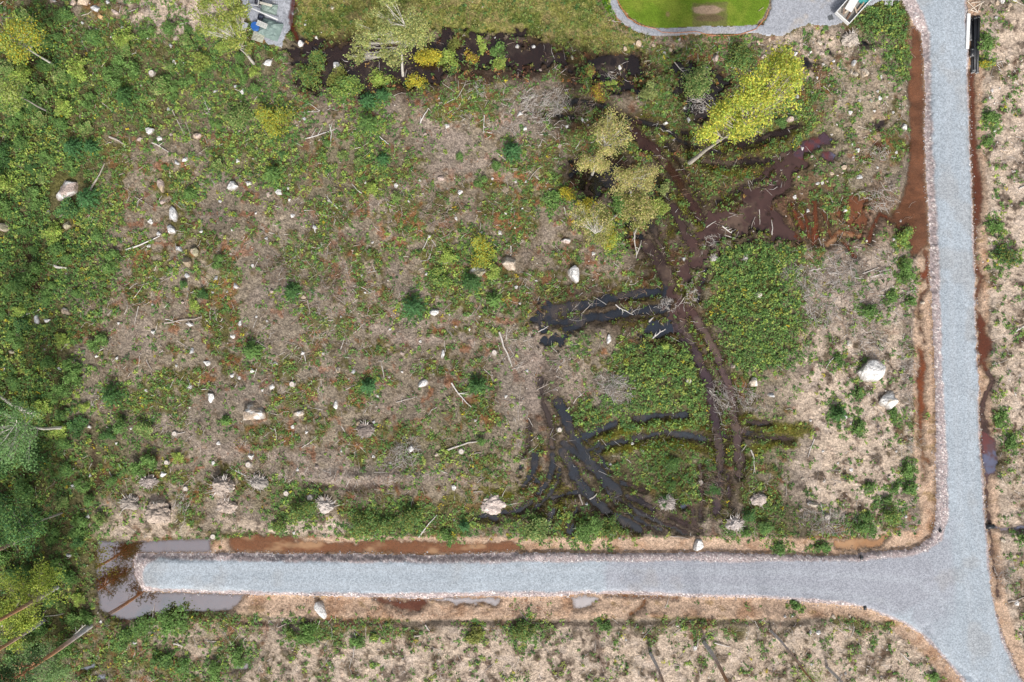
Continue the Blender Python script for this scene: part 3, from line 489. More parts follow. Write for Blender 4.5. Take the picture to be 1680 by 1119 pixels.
def cm(a): return a[:-1, :-1]
fc = lambda a: (a[:-1, :-1]+a[1:, 1:])*.5
mask_road = fc(sd_road) < 0
mask_lawn = (fc(sd_lawn) < 0) & ~mask_road
mask_yard = ((fc(sd_yard) < 0) | (fc(sd_path) < 0)) & ~mask_road & ~mask_lawn
mask_ground = ~(mask_road | mask_lawn | mask_yard)
PX = (GX-840)/S; PY = (559.5-GY)/S
idx = np.arange(nyg*nxg).reshape(nyg, nxg)
def grid_obj(name, mask, mat, colour, Z, depth=None):
    q = np.stack([idx[:-1, :-1][mask], idx[1:, :-1][mask], idx[1:, 1:][mask], idx[:-1, 1:][mask]], 1)
    used, inv = np.unique(q.ravel(), return_inverse=True)
    V = np.stack([PX.ravel()[used], PY.ravel()[used], np.broadcast_to(Z, GX.shape).ravel()[used]], 1)
    return mesh_np(name, V, inv.reshape(-1, 4), mat, colour.reshape(-1, 3)[used], smooth=True, depth=None if depth is None else depth.ravel()[used])
tag(grid_obj('ground', mask_ground, M_ground, col, H), kind='structure')
tag(grid_obj('road', mask_road, M_road, rcol, H), kind='structure')
tag(grid_obj('lawn', mask_lawn, M_lawn, lcol, H), kind='structure')
tag(grid_obj('gravel_yard', mask_yard, M_road, ycol, H), kind='structure')
WM = {'orange': watermat('murky_orange_water', None, 9, 1.5), 'red': watermat('rusty_water', None, 10, 1.5), 'black': watermat('peat_water', None, 24, 1.75),
      'brown': watermat('muddy_water', None, 26, 1.5), 'lilac': watermat('filmy_water', None, 22, 1.9), 'pale': watermat('sky_mirroring_water', None, 14, 3.8, 1.0), 'blue': watermat('still_dark_water', None, 26, 1.9)}
done = np.zeros(mask_road.shape, bool)
for i, (nm, c, mt, sdw, lvl) in enumerate(water_info):
    dep = np.maximum(lvl-H, 0)
    m = (fc(sdw) < 9) & (np.minimum(np.minimum(H[:-1, :-1], H[1:, 1:]), np.minimum(H[1:, :-1], H[:-1, 1:])) < lvl) & ~mask_road & ~done
    if m.sum() < 6: continue
    done |= m
    cw = np.zeros_like(col)+lin(c).astype(np.float32)
    if mt in ('orange', 'pale'): cw = mixc(cw, sstep(-.15, .3, vnoise(GX, GY*2.2, 34, 77, 4)+n2*.3)*.8, (lin(c)*.6 if nm == 'ditch_water' else lin((186,148,112))) if mt == 'orange' else lin((118,70,40)))
    if mt in ('brown', 'blue', 'black'): cw = mixc(cw, sstep(-.05, .35, n6*.5+n2*.6+n3*.3)*.6, lin((112,94,80))*(.9 if mt == 'brown' else .5)); cw = mixc(cw, sstep(.15, .5, n3+.6*n4)*.4, lin((30,24,20)))
    if mt == 'lilac': cw = mixc(cw, sstep(.0, .35, n6+n3*.4)*.6, lin((96,110,140))); cw = mixc(cw, sstep(.1, .4, -n6+n3*.4)*.6, lin((110,44,30)))
    if nm == 'pond_water': cw = mixc(cw*0+lin((104,56,30)).astype(np.float32), sstep(.2, .8, n2)*.4, lin((150,110,80)))
    tag(grid_obj(nm, m, WM[mt], cw, np.float32(lvl), dep), kind='structure')
def sample(a, x, y):
    ix = np.clip(np.searchsorted(XS, x)-1, 0, nxg-2); iy = np.clip(np.searchsorted(YS, y)-1, 0, nyg-2); return a[iy, ix]
def hz(x, y): return float(max(sample(H, x, y), LV-.05))
# ------------------------------------------------------------------ foliage and litter meshes
def leaves_mesh(cen, ln, wd, cl, tilt=0.6, yaw=None):
    n = len(cen); a = rng.random(n)*2*np.pi if yaw is None else yaw
    t = rng.random(n)*2*np.pi; k = rng.random(n)*tilt
    nrm = np.stack([np.sin(k)*np.cos(t), np.sin(k)*np.sin(t), np.cos(k)], 1)
    u = np.stack([np.cos(a), np.sin(a), np.zeros(n)], 1); u -= nrm*(u*nrm).sum(1, keepdims=True); u /= np.linalg.norm(u, axis=1, keepdims=True)
    v = np.cross(nrm, u); ln = np.broadcast_to(ln, (n,))[:, None]; wd = np.broadcast_to(wd, (n,))[:, None]
    V = np.stack([cen-u*ln, cen+v*wd+u*ln*.1, cen+u*ln, cen-v*wd+u*ln*.1], 1).reshape(-1, 3)
    F = np.arange(4*n).reshape(-1, 4); return V, F, np.repeat(cl, 4, 0)
def leafcols(base, n, dv=.28, dh=.12):
    b = np.array([base[i] for i in rng.integers(0, len(base), n)])
    return np.clip(b*(1+(rng.random((n, 1))-.5)*2*dv)*(1+(rng.random((n, 3))-.5)*2*dh), 0.004, .8)
G_BR = [(.17,.31,.08),(.15,.27,.07),(.22,.35,.10)]; G_DK = [(.07,.155,.05),(.085,.185,.06),(.105,.21,.055)]; G_LM = [(.36,.47,.10),(.30,.43,.09),(.42,.48,.12)]
G_MD = [(.13,.25,.07),(.15,.27,.08),(.18,.29,.075)]; YEL = [(.62,.5,.05),(.5,.45,.06),(.42,.42,.06)]; GLD = [(.64,.53,.24),(.56,.48,.22),(.48,.47,.16),(.40,.44,.12)]; ORA = [(.38,.18,.07),(.44,.25,.09),(.26,.12,.06)]
PAL = [(.34,.40,.14),(.29,.36,.12),(.40,.43,.16)]; BLG = [(.08,.2,.07),(.11,.25,.09),(.07,.17,.06)]; OLV = [(.27,.28,.07),(.21,.24,.06)]
SPR = [(210,160,20,G_DK,'dark green spruce sapling in the upper left thicket'),(125,245,19,BLG,'blue-green spruce sapling left of a smaller one'),(153,243,14,BLG,'smaller blue-green spruce sapling beside another in upper left thicket'),(680,505,23,BLG,'star-shaped blue-green spruce sapling near the centre'),(481,478,16,G_DK,'dark spruce sapling alone on pinkish litter left of centre'),(775,463,20,G_DK,'dense dark spruce sapling against the mossy grey boulder'),(810,493,14,G_BR,'bright green spruce sapling below the mossy grey boulder'),(190,648,23,G_DK,'wide dark green spruce sapling left of the pale litter patch'),(415,575,17,G_MD,'green spruce sapling on the rusty litter left of centre'),(784,632,17,G_DK,'dark green spruce sapling right of a white square stone'),(451,288,19,G_MD,'green spruce sapling above a line of white stones'),(150,328,24,BLG,'large dark spruce sapling beside the half-bare rock'),(314,319,13,G_MD,'yellowish-green spruce sapling between tan and square boulders'),(604,168,17,BLG,'blue-green spruce sapling at the swamp shore'),(607,206,22,G_MD,'feathery green spruce sapling below the swamp-shore spruce'),(628,158,13,BLG,'small bluish spruce sapling beside the swamp-shore spruce'),(735,470,1,G_DK,''),(629,262,12,BLG,'small blue-green spruce sapling in the upper middle weeds'),(60,748,26,G_DK,'deep green spruce under the left edge birch'),(1373,678,15,G_DK,'dark green spruce sapling alone on bare sand'),(762,862,11,BLG,'round blue-green sapling above the road verge'),(1090,568,8,G_LM,'tiny bright lime sapling in the low lush thicket'),(840,250,18,BLG,'blue-green sapling above the brush left of golden birches'),(508,135,1,G_DK,''),(605,633,15,BLG,'bluish sapling in the centre-left weeds'),(372,690,9,G_BR,'little bright sapling left of flat brown boulder'),(880,392,1,G_MD,'')]
BSH = [(330,105,24,OLV+G_LM,'olive-yellow bush below the top-left sand patch'),(385,185,27,PAL+G_BR,'pale green feathery bush in the upper left clearing'),(455,195,34,YEL+G_LM,'yellow-leaved young tree in the upper left clearing'),(570,150,26,G_LM+G_BR,'lime-green bush on the swamp\'s lower shore'),(555,125,16,OLV,'olive bush behind the white swamp boulder'),(625,125,19,G_LM,'lime bush leaning over dark swamp water'),(705,100,28,YEL,'bright yellow bush at the swamp edge'),(684,135,15,YEL,'small yellow bush below the bright yellow bush'),(735,98,20,G_LM,'lime-green bush right of the bright yellow bush'),(742,68,15,OLV,'olive bush at the meadow edge of the swamp'),(792,74,13,G_LM,'round lime bush on the swamp\'s upper shore'),(820,85,13,G_BR,'green bush at the narrow end of the swamp'),(820,98,14,G_LM,'lime bush at the swamp\'s lower right shore'),(775,92,13,YEL+ORA,'yellow and orange bush in the swamp'),(510,130,20,OLV+G_MD,'olive-green bush in the swamp\'s left end'),(520,100,18,OLV+G_MD,'mixed green bush left of the white swamp boulder'),(980,150,15,ORA+YEL,'orange-leaved bush among bleached sticks'),(970,120,14,G_LM+ORA,'lime and orange bush on the peat'),(1002,138,10,G_LM,'round lime bush in the peat pool'),(1140,135,28,G_MD+PAL,'grey-green willow bush in the peat pool'),(1210,95,24,G_MD+OLV,'dark olive bush left of the lime tree crown'),(1065,150,20,PAL,'pale green bush at the reed strip'),(787,410,24,YEL+G_LM,'bright lime-yellow bush above the mossy grey boulder'),(740,420,16,G_LM,'lime bush left of the lime-yellow bush'),(808,445,13,G_LM,'lime bush between mossy and cream boulders'),(730,455,18,G_LM+G_BR,'low green bush left of the dense dark spruce'),(930,320,17,YEL,'golden-yellow bush left of the golden birches'),(960,335,14,YEL,'small golden-yellow bush beside the dark pool'),(1003,383,24,YEL+G_LM,'yellow-green bush below the golden birches'),(1015,330,22,G_BR,'green bush in the middle of the golden birches'),(1082,340,16,OLV+G_LM,'olive bush right of the golden birches'),(1090,310,14,PAL,'pale bush by the ruts right of the golden birches'),(905,330,14,G_BR,'bright green bush left of the golden-yellow bush'),(1485,388,18,G_BR+G_LM,'round green bush hanging over the ditch pond\'s lower end'),(1479,435,15,G_BR,'green bush on the verge below the ditch pond'),(1485,455,13,G_BR,'second green bush down the left verge'),(1458,488,12,G_BR,'dark green bush on grey twigs left of the clay channel'),(1490,492,10,G_DK,'small dark bush right on the clay verge'),(1420,510,15,G_DK,'dull green bush in the grey twig field'),(1648,422,17,G_DK+OLV,'dark green bush on sand right of the road'),(1632,372,13,G_BR,'small green bush right of the red ditch'),(1625,198,15,G_BR,'bright green bush on sand below the pipes'),(1614,72,13,G_BR,'green bush right beside the pipes'),(1615,105,11,G_BR+YEL,'leafy bush at the lower end of the pipes'),(1619,235,10,G_BR,'low green bush right of the red ditch top'),(1640,690,13,G_BR,'green bush right of the lilac ditch pool'),(1660,725,14,G_MD,'dark bush at the right edge by the lilac pool'),(1675,878,10,G_BR,'green bush at right edge near the culvert'),(1375,590,11,G_MD,'green bush left above the largest white boulder'),(1408,620,1,G_MD,''),(1466,680,12,G_MD,'green bush below the long white boulder'),(1406,647,9,G_DK,'small bush left of the long white boulder'),(1405,700,12,G_DK,'flat dark bush below the sand spruce'),(1487,770,14,G_BR,'upper green bush in the strip left of clay verge'),(1490,800,13,G_MD,'lower green bush in the strip left of clay verge'),(1425,795,10,G_DK,'small dark bush low on the bare sand'),(1468,800,11,G_MD,'bush at the curved weed line on the sand'),(1450,822,12,G_MD,'lower bush at the curved weed line'),(1460,845,22,OLV+G_BR,'olive-green bush above the junction verge'),(1415,860,20,G_MD,'dark green bush above the junction\'s clay strip'),(1280,902,16,G_MD,'dark bush straddling the upper road edge'),(1345,898,14,G_MD,'smaller bush straddling the upper road edge'),(1305,992,12,G_DK,'dark weed bush below the lower road edge'),(500,832,26,OLV+G_MD,'olive bush left of the fanned root plate'),(465,860,18,OLV+G_BR,'olive bush above the clay strip'),(600,860,26,G_MD+OLV,'bright green bush at the verge left of centre'),(640,865,24,G_MD+OLV,'round bright bush at the verge left of centre'),(665,850,24,G_MD+OLV,'green bush right of the round verge bush'),(735,880,16,G_BR,'light green bush above the orange ditch water'),(870,860,30,G_MD+PAL,'grey-green bush right of the small root mound'),(965,865,26,G_BR,'dense green bush between rut fans'),(1000,862,18,G_BR+OLV,'green bush right of the dense rut-fan bush'),(1200,875,9,G_BR,'little bright bush left under the pale root mass'),(1225,872,11,G_BR,'bright bush right under the pale root mass'),(290,1015,22,G_BR,'bright bush below the pale mirror pond'),(235,1025,18,G_BR+G_MD,'green bush at the pond\'s lower left'),(205,1048,16,G_MD,'green bush left of the pond-side bush'),(500,1035,20,G_BR,'green bush below the ditch boulder'),(480,1040,14,OLV+G_BR,'olive-green bush left below the ditch boulder'),(585,1050,10,G_BR,'small bush on bottom sand'),(610,1043,7,G_LM,'tiny bright bush on bottom sand'),(775,1035,16,OLV,'olive bush at the bottom bank'),(860,1030,22,OLV+G_MD,'dark olive bush at the bottom bank'),(990,1024,10,G_MD,'small green bush at the bottom bank'),(1533,1110,9,G_BR,'green tuft near the bottom road edge'),(275,1080,18,G_MD,'green bush near the bottom left'),(395,1075,16,G_BR,'green bush at the bottom left of centre'),(355,1100,16,G_BR,'lower green bush at the bottom left of centre'),(300,1098,16,G_MD,'green bush at the very bottom left'),(950,850,1,G_BR,'')]
BIG = """112,314,66,26,62,p,boulder,w,.15,big half-buried rock with a bare white face at the thicket edge
5,372,24,20,0,m,boulder,p,0,mossy rock cut by the left edge of the view
383,303,21,22,25,w,boulder,g,0,square white boulder alone on rusty litter left of centre
413,678,49,43,-35,b,boulder,w,-.12,large flat brown boulder with a white broken rim
838,432,35,28,10,c,boulder,b,-.1,cream slab boulder with brown rim in the middle of the clearing
943,448,24,36,18,w,boulder,g,-.2,pointed white boulder standing between rut pool and golden birches
1430,607,44,47,-30,w,boulder,p,-.4,largest white boulder on the bare sand left of the road
1458,657,42,27,38,w,boulder,c,-.2,long white boulder just below the largest white boulder
524,998,24,38,25,w,boulder,g,-.15,pointed pale boulder lying in the ditch south of the dead-end road
1236,626,18,16,0,c,boulder,w,0,round cream boulder right of the twin muddy ruts
1146,896,20,24,-30,w,boulder,g,0,jagged white rock in the clay ditch above the road
785,445,31,23,-15,m,boulder,w,-.1,mossy grey boulder left of the cream slab boulder
283,350,16,31,20,g,boulder,w,0,upper of two grey boulders in the stone row
282,376,14,20,15,g,boulder,w,-.1,lower of two grey boulders in the stone row
319,413,20,16,-25,m,boulder,b,0,mossy brown boulder topmost of a mossy pair
309,431,15,20,10,t,boulder,m,0,tan mossy boulder lower of a mossy pair
265,304,13,26,20,t,boulder,p,0,long tan boulder at the top of the stone row
113,370,19,14,20,m,boulder,c,-.2,mossy boulder with cream edge below the half-bare rock
440,103,18,13,0,c,boulder,w,0,smooth off-white boulder left of the swamp
552,106,18,15,-15,w,boulder,g,0,white flat-topped boulder standing in dark swamp water
493,70,13,14,0,w,boulder,g,0,white boulder beside the rusty inlet stream
1418,121,17,20,20,c,boulder,s,-.2,biggest cream slab of the group left of the ditch pond
1400,105,14,11,30,c,boulder,g,0,round cream boulder above the cream slab group
1404,123,12,11,0,c,boulder,w,0,round cream boulder left against the cream slab
1397,118,6,11,10,c,boulder,w,0,narrow cream boulder at the left end of the slab group
1393,563,14,16,10,c,boulder,w,0,small cream boulder above the largest white boulder
998,558,11,20,-10,w,boulder,g,0,tall white boulder in weeds below the black rut pool
674,736,12,18,-15,w,boulder,w,0,bright white flat stone on top of a twig heap
694,629,17,13,10,w,boulder,g,-.2,square white stone right of centre-left spruce
713,514,17,14,-20,w,boulder,g,0,white stone right of the blue-green spruce sapling
727,579,8,18,-10,w,boulder,g,-.1,white crescent stone half sunk in moss
493,678,21,13,10,c,boulder,w,0,white stone with yellow lichen stripe in rusty litter
551,663,10,14,10,w,boulder,p,0,upright white stone beside orange dead fern
347,650,14,19,0,w,boulder,g,0,tall white stone left above the flat brown boulder
554,607,13,12,0,t,boulder,c,0,round tan cobble alone below centre-left
447,634,10,15,-20,w,boulder,c,0,white split stone below a mossy cobble
388,470,14,9,-25,g,boulder,p,0,flat pale stone on rusty litter
928,395,16,12,0,p,boulder,w,0,rounded pinkish-white boulder below the golden birches
323,223,19,12,0,p,boulder,s,0,wide pinkish boulder in the upper left clearing
245,215,16,17,10,w,boulder,g,0,blocky white boulder in the upper left clearing
142,6,34,18,10,s,boulder,p,0,large sandy boulder at the top-left rock edge
160,17,18,11,-15,g,boulder,w,0,grey slab next to the large sandy boulder
122,6,10,15,0,p,boulder,s,0,pinkish boulder left of the large sandy boulder
88,2,14,10,0,p,boulder,g,0,smooth pinkish boulder cut by the top edge
192,23,14,9,-20,s,boulder,p,0,sandy boulder right of the grey slab
168,29,12,12,0,o,boulder,s,0,orange-tan rounded boulder below the grey slab
180,7,8,9,0,g,boulder,w,0,small grey boulder at the top-left rock edge
853,187,13,9,25,w,boulder,g,0,white stone beside the bleached root left of the brush
876,74,9,8,0,g,boulder,w,0,small grey rock on the swamp's far shore
849,74,9,9,0,g,boulder,m,0,round grey rock in the swamp's narrow end
1017,109,8,11,-10,g,boulder,w,0,upright grey rock in the right peat pool
939,96,7,9,10,g,boulder,m,0,greenish grey rock in the middle of the swamp
1483,208,11,11,0,w,boulder,g,0,white block at the edge of the ditch pond
1264,648,12,9,-10,g,boulder,w,0,pale blue-grey stone right of the round cream boulder
1334,827,22,11,-5,c,boulder,g,-.1,low cream slab near the bottom of the sand strip
76,526,12,9,0,g,boulder,w,0,grey-white stone in the left thicket gap
60,524,9,18,10,w,boulder,g,0,tall white stone in the left thicket gap
108,511,16,14,-20,b,boulder,w,-.1,brown stone with white edge in the left thicket
20,578,16,9,0,m,boulder,c,-.1,mossy cobble near the left edge below the gap
312,532,15,9,-15,w,boulder,g,0,white flat stone under a bleached branch
394,531,7,13,-20,w,boulder,g,0,narrow white stone right of centre-left branch
1307,159,9,8,0,g,boulder,w,0,grey stone at the lime tree's crown edge
1515,496,9,8,0,c,boulder,w,0,cream stone on the clay verge left of the road
""".strip().split('\n')
z_lush = zone([(1240,440,70,42,1),(1235,520,72,60,1),(1250,580,70,24,.9),(1085,610,75,50,1),(1120,660,50,40,1),(1050,680,70,24,1),(980,680,50,26,.9),(960,700,30,14,.9),(1075,580,60,20,.9),(30,400,55,150,.8),(60,120,60,110,.65),(20,650,60,130,.8),(140,440,50,90,.6),(60,270,60,80,.7),(1450,40,38,45,.9),(1470,100,26,30,.8)], .25, .3)
z_limey = zone([(60,260,50,60,.7),(30,560,40,60,.6),(140,350,40,60,.7),(130,620,50,60,.7),(110,120,40,40,.7),(590,240,60,60,.6),(480,330,90,40,.5),(760,440,50,40,.6),(250,640,40,40,.4),(690,760,90,30,.6),(860,730,50,50,.5),(370,280,140,80,.8),(200,370,60,60,.9),(540,300,100,40,.8),(640,300,70,40,.7),(310,180,80,60,.6),(640,220,80,50,.5),(700,400,80,40,.3),(280,440,60,40,.8),(330,160,90,30,.6)], .4, .3)
def scat(n, dens):
    n = int(n*1.28); x = rng.uniform(-140, 1820, n); y = rng.uniform(-140, 1260, n)
    k = rng.random(n) < sample(dens, x, y); return x[k], y[k]
blocked = np.clip(sstep(7, 2, sd_road)+sstep(3, 0, sd_yard)+sstep(3, 0, sd_path)+sstep(2, 0, sd_lawn), 0, 1)
wetdeep = np.zeros_like(H)
for nm, c, mt, sdw, lvl in water_info: wetdeep = np.maximum(wetdeep, sstep(2.5, -1.5, sdw)*(0.93 if nm == 'swamp_water' else .985 if nm == 'rut_water' else 1))
wetsoft = np.zeros_like(H)
for nm, c, mt, sdw, lvl in water_info:
    if nm in ('rut_water', 'swamp_water'): wetsoft = np.maximum(wetsoft, sstep(2, -1, sdw))
wet_t = wetdeep*(1-.3*wetsoft*sstep(-.1, .3, n6+n3*.5))
open_ = (1-blocked)*(1-wetdeep)
clump = sstep(-.1, .45, n6+.4*n3); clump2 = sstep(-.15, .4, vnoise(GX, GY, 34, 51, 4)+.25*n3)
patch = sstep(.02, .3, n5*.55+n6*.55+n3*.4)
dveg = np.clip(z_green*(.25+.75*clump)*.9 + z_lush*1.0 + .42*patch + .07 + z_limey*sstep(-.1, .25, n6+.5*n3)*.55 + z_reed*.25, 0, 1)
dveg *= (1-z_sand*.80*(1-z_green*.6))*(1-z_clay*.97)*(1-z_peat*.55)*(1-z_meadow*.35)
halo = np.zeros_like(GX)
for q in SPR+BSH:
    if q[4]:
        b_ = (np.abs(GX-q[0]) < q[2]*3) & (np.abs(GY-q[1]) < q[2]*3); dd_ = np.hypot(GX[b_]-q[0], GY[b_]-q[1])/q[2]+n3[b_]*1.2+n6[b_]*.8; halo[b_] = np.maximum(halo[b_], .75*sstep(1.9, .7, dd_))
stonem = np.zeros_like(GX)
for l_ in BIG:
    q = list(map(float, l_.split(',')[:4])); b_ = (np.abs(GX-q[0]) < 50) & (np.abs(GY-q[1]) < 50); stonem[b_] = np.maximum(stonem[b_], sstep(1.25, .9, np.hypot(GX[b_]-q[0], GY[b_]-q[1])/(max(q[2], q[3])*.5)))
dveg = np.clip((dveg*(1-.85*trackm)+halo)*(1-stonem)*(1-mudm*.6)+z_sand*sstep(.12, .45, vnoise(GX, GY, 26, 52, 4)+.25*n3)*.42*(1-z_clay), 0, 1)*open_*(1-sstep(-5, 0, -np.abs(GY-1012))*0)
x, y = scat(125000, dveg)
npl = len(x); k = rng.integers(6, 12, npl); pid = np.repeat(np.arange(npl), k); N = len(pid)
lush = sample(z_lush, x, y); lime = sample(z_limey, x, y); left = sstep(260, 90, x)*.7; hgt = sample(H, x, y)
u_ = rng.random(npl); cls = np.zeros(npl, int)                      # 0 bright 1 mid 2 dark 3 lime 4 yellow 5 orange 6 olive 7 bluish
cls[u_ < .40] = 1; cls[u_ < .08+left*.22] = 2; cls[(u_ > .5) & (u_ < .64+.28*lime)] = 3; cls[(u_ > .93) & (u_ < .965)] = 6; cls[u_ > .985] = 4; cls[(u_ > .97) & (u_ < .982)] = 7
pt = sample(z_peat, x, y); cls[(pt > .5) & (u_ > .86) & (y < 330)] = 5; cls[(pt > .5) & (u_ > .5) & (u_ < .7)] = 6; mdw = sample(z_meadow, x, y); cls[(mdw > .5) & (u_ > .5)] = 6
pal = [G_BR, G_MD, G_DK, G_LM, YEL, ORA, OLV, BLG]; base = np.zeros((npl, 3))
for ci, p_ in enumerate(pal):
    m = cls == ci
    if m.any(): base[m] = leafcols(p_, m.sum(), .22, .06)
ang = rng.random(N)*2*np.pi; prad = (rng.uniform(.10, .32, npl)*(1+.3*lush)); rr = np.sqrt(rng.random(N))*prad[pid]
ph = rng.uniform(.06, .30, npl)+lush*.35
cx_, cy_ = (x-840)/S, (559.5-y)/S
cen = np.stack([cx_[pid]+rr*np.cos(ang), cy_[pid]+rr*np.sin(ang), np.maximum(hgt, LV)[pid]+ph[pid]*(1-.7*(rr/prad[pid])**2)*rng.uniform(.5, 1, N)], 1)
cl_ = base[pid]*(1+(rng.random((N, 1))-.5)*.5)*(.92+.16*rng.random((npl, 1)))[pid]
sz = rng.uniform(.06, .125, N)*(1+.15*(cls[pid] == 3))
V, F, cc = leaves_mesh(cen, sz, sz*.62, cl_, .9, ang)
tag(mesh_np('undergrowth', V, F, M_leaf, cc), 'low leafy weeds and seedlings covering the cleared plot', 'ground cover', kind='stuff')
# grass: meadow, reeds, algae-green wet grass, scattered dry tufts
dg = np.clip(z_meadow*.9 + z_reed*.9 + z_algae*.8*(1) + (1-z_sand)*(1-z_lush)*sstep(-.1, .3, n5+.4*n6)*.4 + z_green*.3, 0, 1)*(1-blocked)*(1-wetdeep)*(1-z_clay)
ring = sstep(11, 4, sd_all+n3*3)*sstep(-3, 1, sd_all)*(sd_road > 34)*(GX < 1330)*sstep(-.3, .1, n6)
dg = dg*(1-stonem); dg = np.maximum(dg, ring*.8*(1-blocked)*(1-.6*wetdeep)); dg = dg+wetsoft*.4*sstep(.08, .3, n6+n3*.6+.3*n2)*(1-blocked)
x, y = scat(95000, dg); n = len(x); md = sample(z_meadow, x, y); al = np.maximum(sample(z_algae, x, y), sample(ring, x, y)*.6); re_ = sample(z_reed, x, y); u_ = rng.random(n)
gc = np.where((u_ < .4)[:, None], np.array([.42,.40,.15]), np.where((u_ > .75)[:, None], np.array([.12,.19,.05]), np.array([.25,.33,.08]))); gc = np.where((re_ > .4)[:, None] & (u_ < .6)[:, None], np.array([.36,.33,.18]), gc); gc = np.where((al > .3)[:, None], np.where((u_ < .5)[:, None], np.array([.22,.22,.025]), np.array([.13,.17,.02])), gc)
gc = np.where(((md+re_+al) < .3)[:, None] & (u_ < .5)[:, None], np.array([.30,.24,.14]), gc)
pid = np.repeat(np.arange(n), 4); N = len(pid); gx_, gy_ = (x-840)/S, (559.5-y)/S; a = rng.random(N)*2*np.pi; L = rng.uniform(.12, .34, N); hh = sample(H, x, y)[pid]
b0 = np.stack([gx_[pid]+rng.normal(0, .05, N), gy_[pid]+rng.normal(0, .05, N), np.maximum(hh, LV)], 1)
tip = b0+np.stack([np.cos(a)*L*.7, np.sin(a)*L*.7, L*.8], 1); sd_ = np.stack([-np.sin(a), np.cos(a), np.zeros(N)], 1)*.028; mid = b0*.5+tip*.5+np.array([0, 0, .05])
V = np.stack([b0-sd_*.7, b0+sd_*.7, mid+sd_, tip, mid-sd_], 1)
V = np.stack([b0-sd_*.6, mid+sd_, tip, mid-sd_], 1).reshape(-1, 3); cg = gc[pid]*(1+(rng.random((N, 1))-.5)*.7)
tag(mesh_np('grass', V, np.arange(4*N).reshape(-1, 4), M_leaf, np.repeat(cg, 4, 0)), 'yellow-green meadow grass and wet grass tufts along the ruts', 'grass', kind='stuff')
# thin dead twigs
def twigs(x, y, z, L, wd, a, c, tilt=.12):
    n = len(x); el = rng.normal(0, tilt, n)
    d = np.stack([np.cos(a)*np.cos(el), np.sin(a)*np.cos(el), np.sin(el)], 1); s_ = np.stack([-np.sin(a), np.cos(a), np.zeros(n)], 1)
    c0 = np.stack([x, y, z], 1); h = (L/2)[:, None]; w_ = wd[:, None]; up = np.array([0, 0, 1.0]); bend = s_*(rng.normal(0, .10, n)*L)[:, None]
    r0 = [c0-d*h-s_*w_, c0-d*h+s_*w_, c0-d*h+up*w_*1.4]; r1 = [c0+bend-s_*w_*.8, c0+bend+s_*w_*.8, c0+bend+up*w_*1.4]; r2 = [c0+d*h-s_*w_*.3, c0+d*h+s_*w_*.3, c0+d*h+up*w_*.4]
    V = np.stack(r0+r1+r2, 1).reshape(-1, 3); b = (np.arange(n)*9)[:, None]; F = []
    for q in (0, 3):
        for e, f in ((0, 1), (1, 2), (2, 0)): F.append(b+np.array([[q+e, q+f, q+f+3, q+e+3]]))
    return V, np.concatenate(F), np.repeat(c, 9, 0)
TW = np.array([(.62,.57,.52),(.46,.40,.35),(.32,.25,.2),(.74,.70,.66),(.20,.14,.11),(.40,.26,.19)])
dt = (1-stonem)*np.clip((.35+z_grey*.9)*sstep(-.3, .3, n5+.7*n6+z_grey)*(1-z_lush)*(1-z_green*.72)*(1-z_meadow)*(1-z_clay*.93)*(1-z_peat*.7), 0, 1)*(1-blocked)*(1-wet_t*.95)+wetsoft*.2*sstep(-.2, .3, n6+n3*.5)
x, y = scat(95000, dt); n = len(x); flow = sample(vnoise(GX, GY, 60, 61, 2), x, y)*5
tc_ = TW[rng.integers(0, 6, n)]*(1+(rng.random((n, 1))-.5)*.3)
V, F, cc = twigs((x-840)/S, (559.5-y)/S, np.maximum(sample(H, x, y), LV)+rng.uniform(.02, .1, n), rng.gamma(2.0, .28, n)+.15, rng.uniform(.009, .026, n), flow+rng.normal(0, .8, n), tc_)
tag(mesh_np('twig_litter', V, F, M_wood, cc), 'grey and brown broken twigs strewn over the cleared ground', 'twigs', kind='stuff')
# rusty dead fern and needle litter
x, y = scat(30000, np.clip(sstep(.12, .45, vnoise(GX, GY, 24, 21, 4)+.35*n5)*1.0*(1-z_lush)*(1-z_sand)*(1-z_meadow)*(1-z_green*.8)*(GX < 900)+z_peat*.25*(GY < 200), 0, 1)*(1-blocked)*(1-wetdeep))
n = len(x); pid = np.repeat(np.arange(n), 5); N = len(pid)
cen = np.stack([((x-840)/S)[pid]+rng.normal(0, .12, N), ((559.5-y)/S)[pid]+rng.normal(0, .12, N), sample(H, x, y)[pid]+rng.uniform(.03, .14, N)], 1)
V, F, cc = leaves_mesh(cen, rng.uniform(.05, .11, N), rng.uniform(.018, .04, N), leafcols([(.36,.16,.085),(.42,.2,.10),(.26,.12,.07),(.3,.2,.12)], N), .7)
tag(mesh_np('dead_fern', V, F, M_leaf, cc), 'rust-brown dead fern and needle litter on the clearing', 'dead ferns', kind='stuff')
# pebbles
def pebbles(x, y, z, s, c):
    n = len(x); o = np.array([(1,0,0),(-1,0,0),(0,1,0),(0,-1,0),(0,0,1),(0,0,-1),(.6,.6,.6),(-.6,.6,.55)])[:6]
    a = rng.random(n)*6.28; ca, sa = np.cos(a), np.sin(a); sc = rng.uniform(.65, 1.2, (n, 3))*s[:, None]; sc[:, 2] *= .8
    V = o[None]*sc[:, None, :]*rng.uniform(.8, 1.2, (n, 6, 1)); X = V[..., 0]*ca[:, None]-V[..., 1]*sa[:, None]; Y = V[..., 0]*sa[:, None]+V[..., 1]*ca[:, None]
    V = np.stack([X+x[:, None], Y+y[:, None], V[..., 2]+z[:, None]], 2).reshape(-1, 3)
    f = np.array([(0,2,4),(2,1,4),(1,3,4),(3,0,4),(2,0,5),(1,2,5),(3,1,5),(0,3,5)]); F = (f[None]+(np.arange(n)*6)[:, None, None]).reshape(-1, 3)
    return V, F, np.repeat(c, 6, 0)
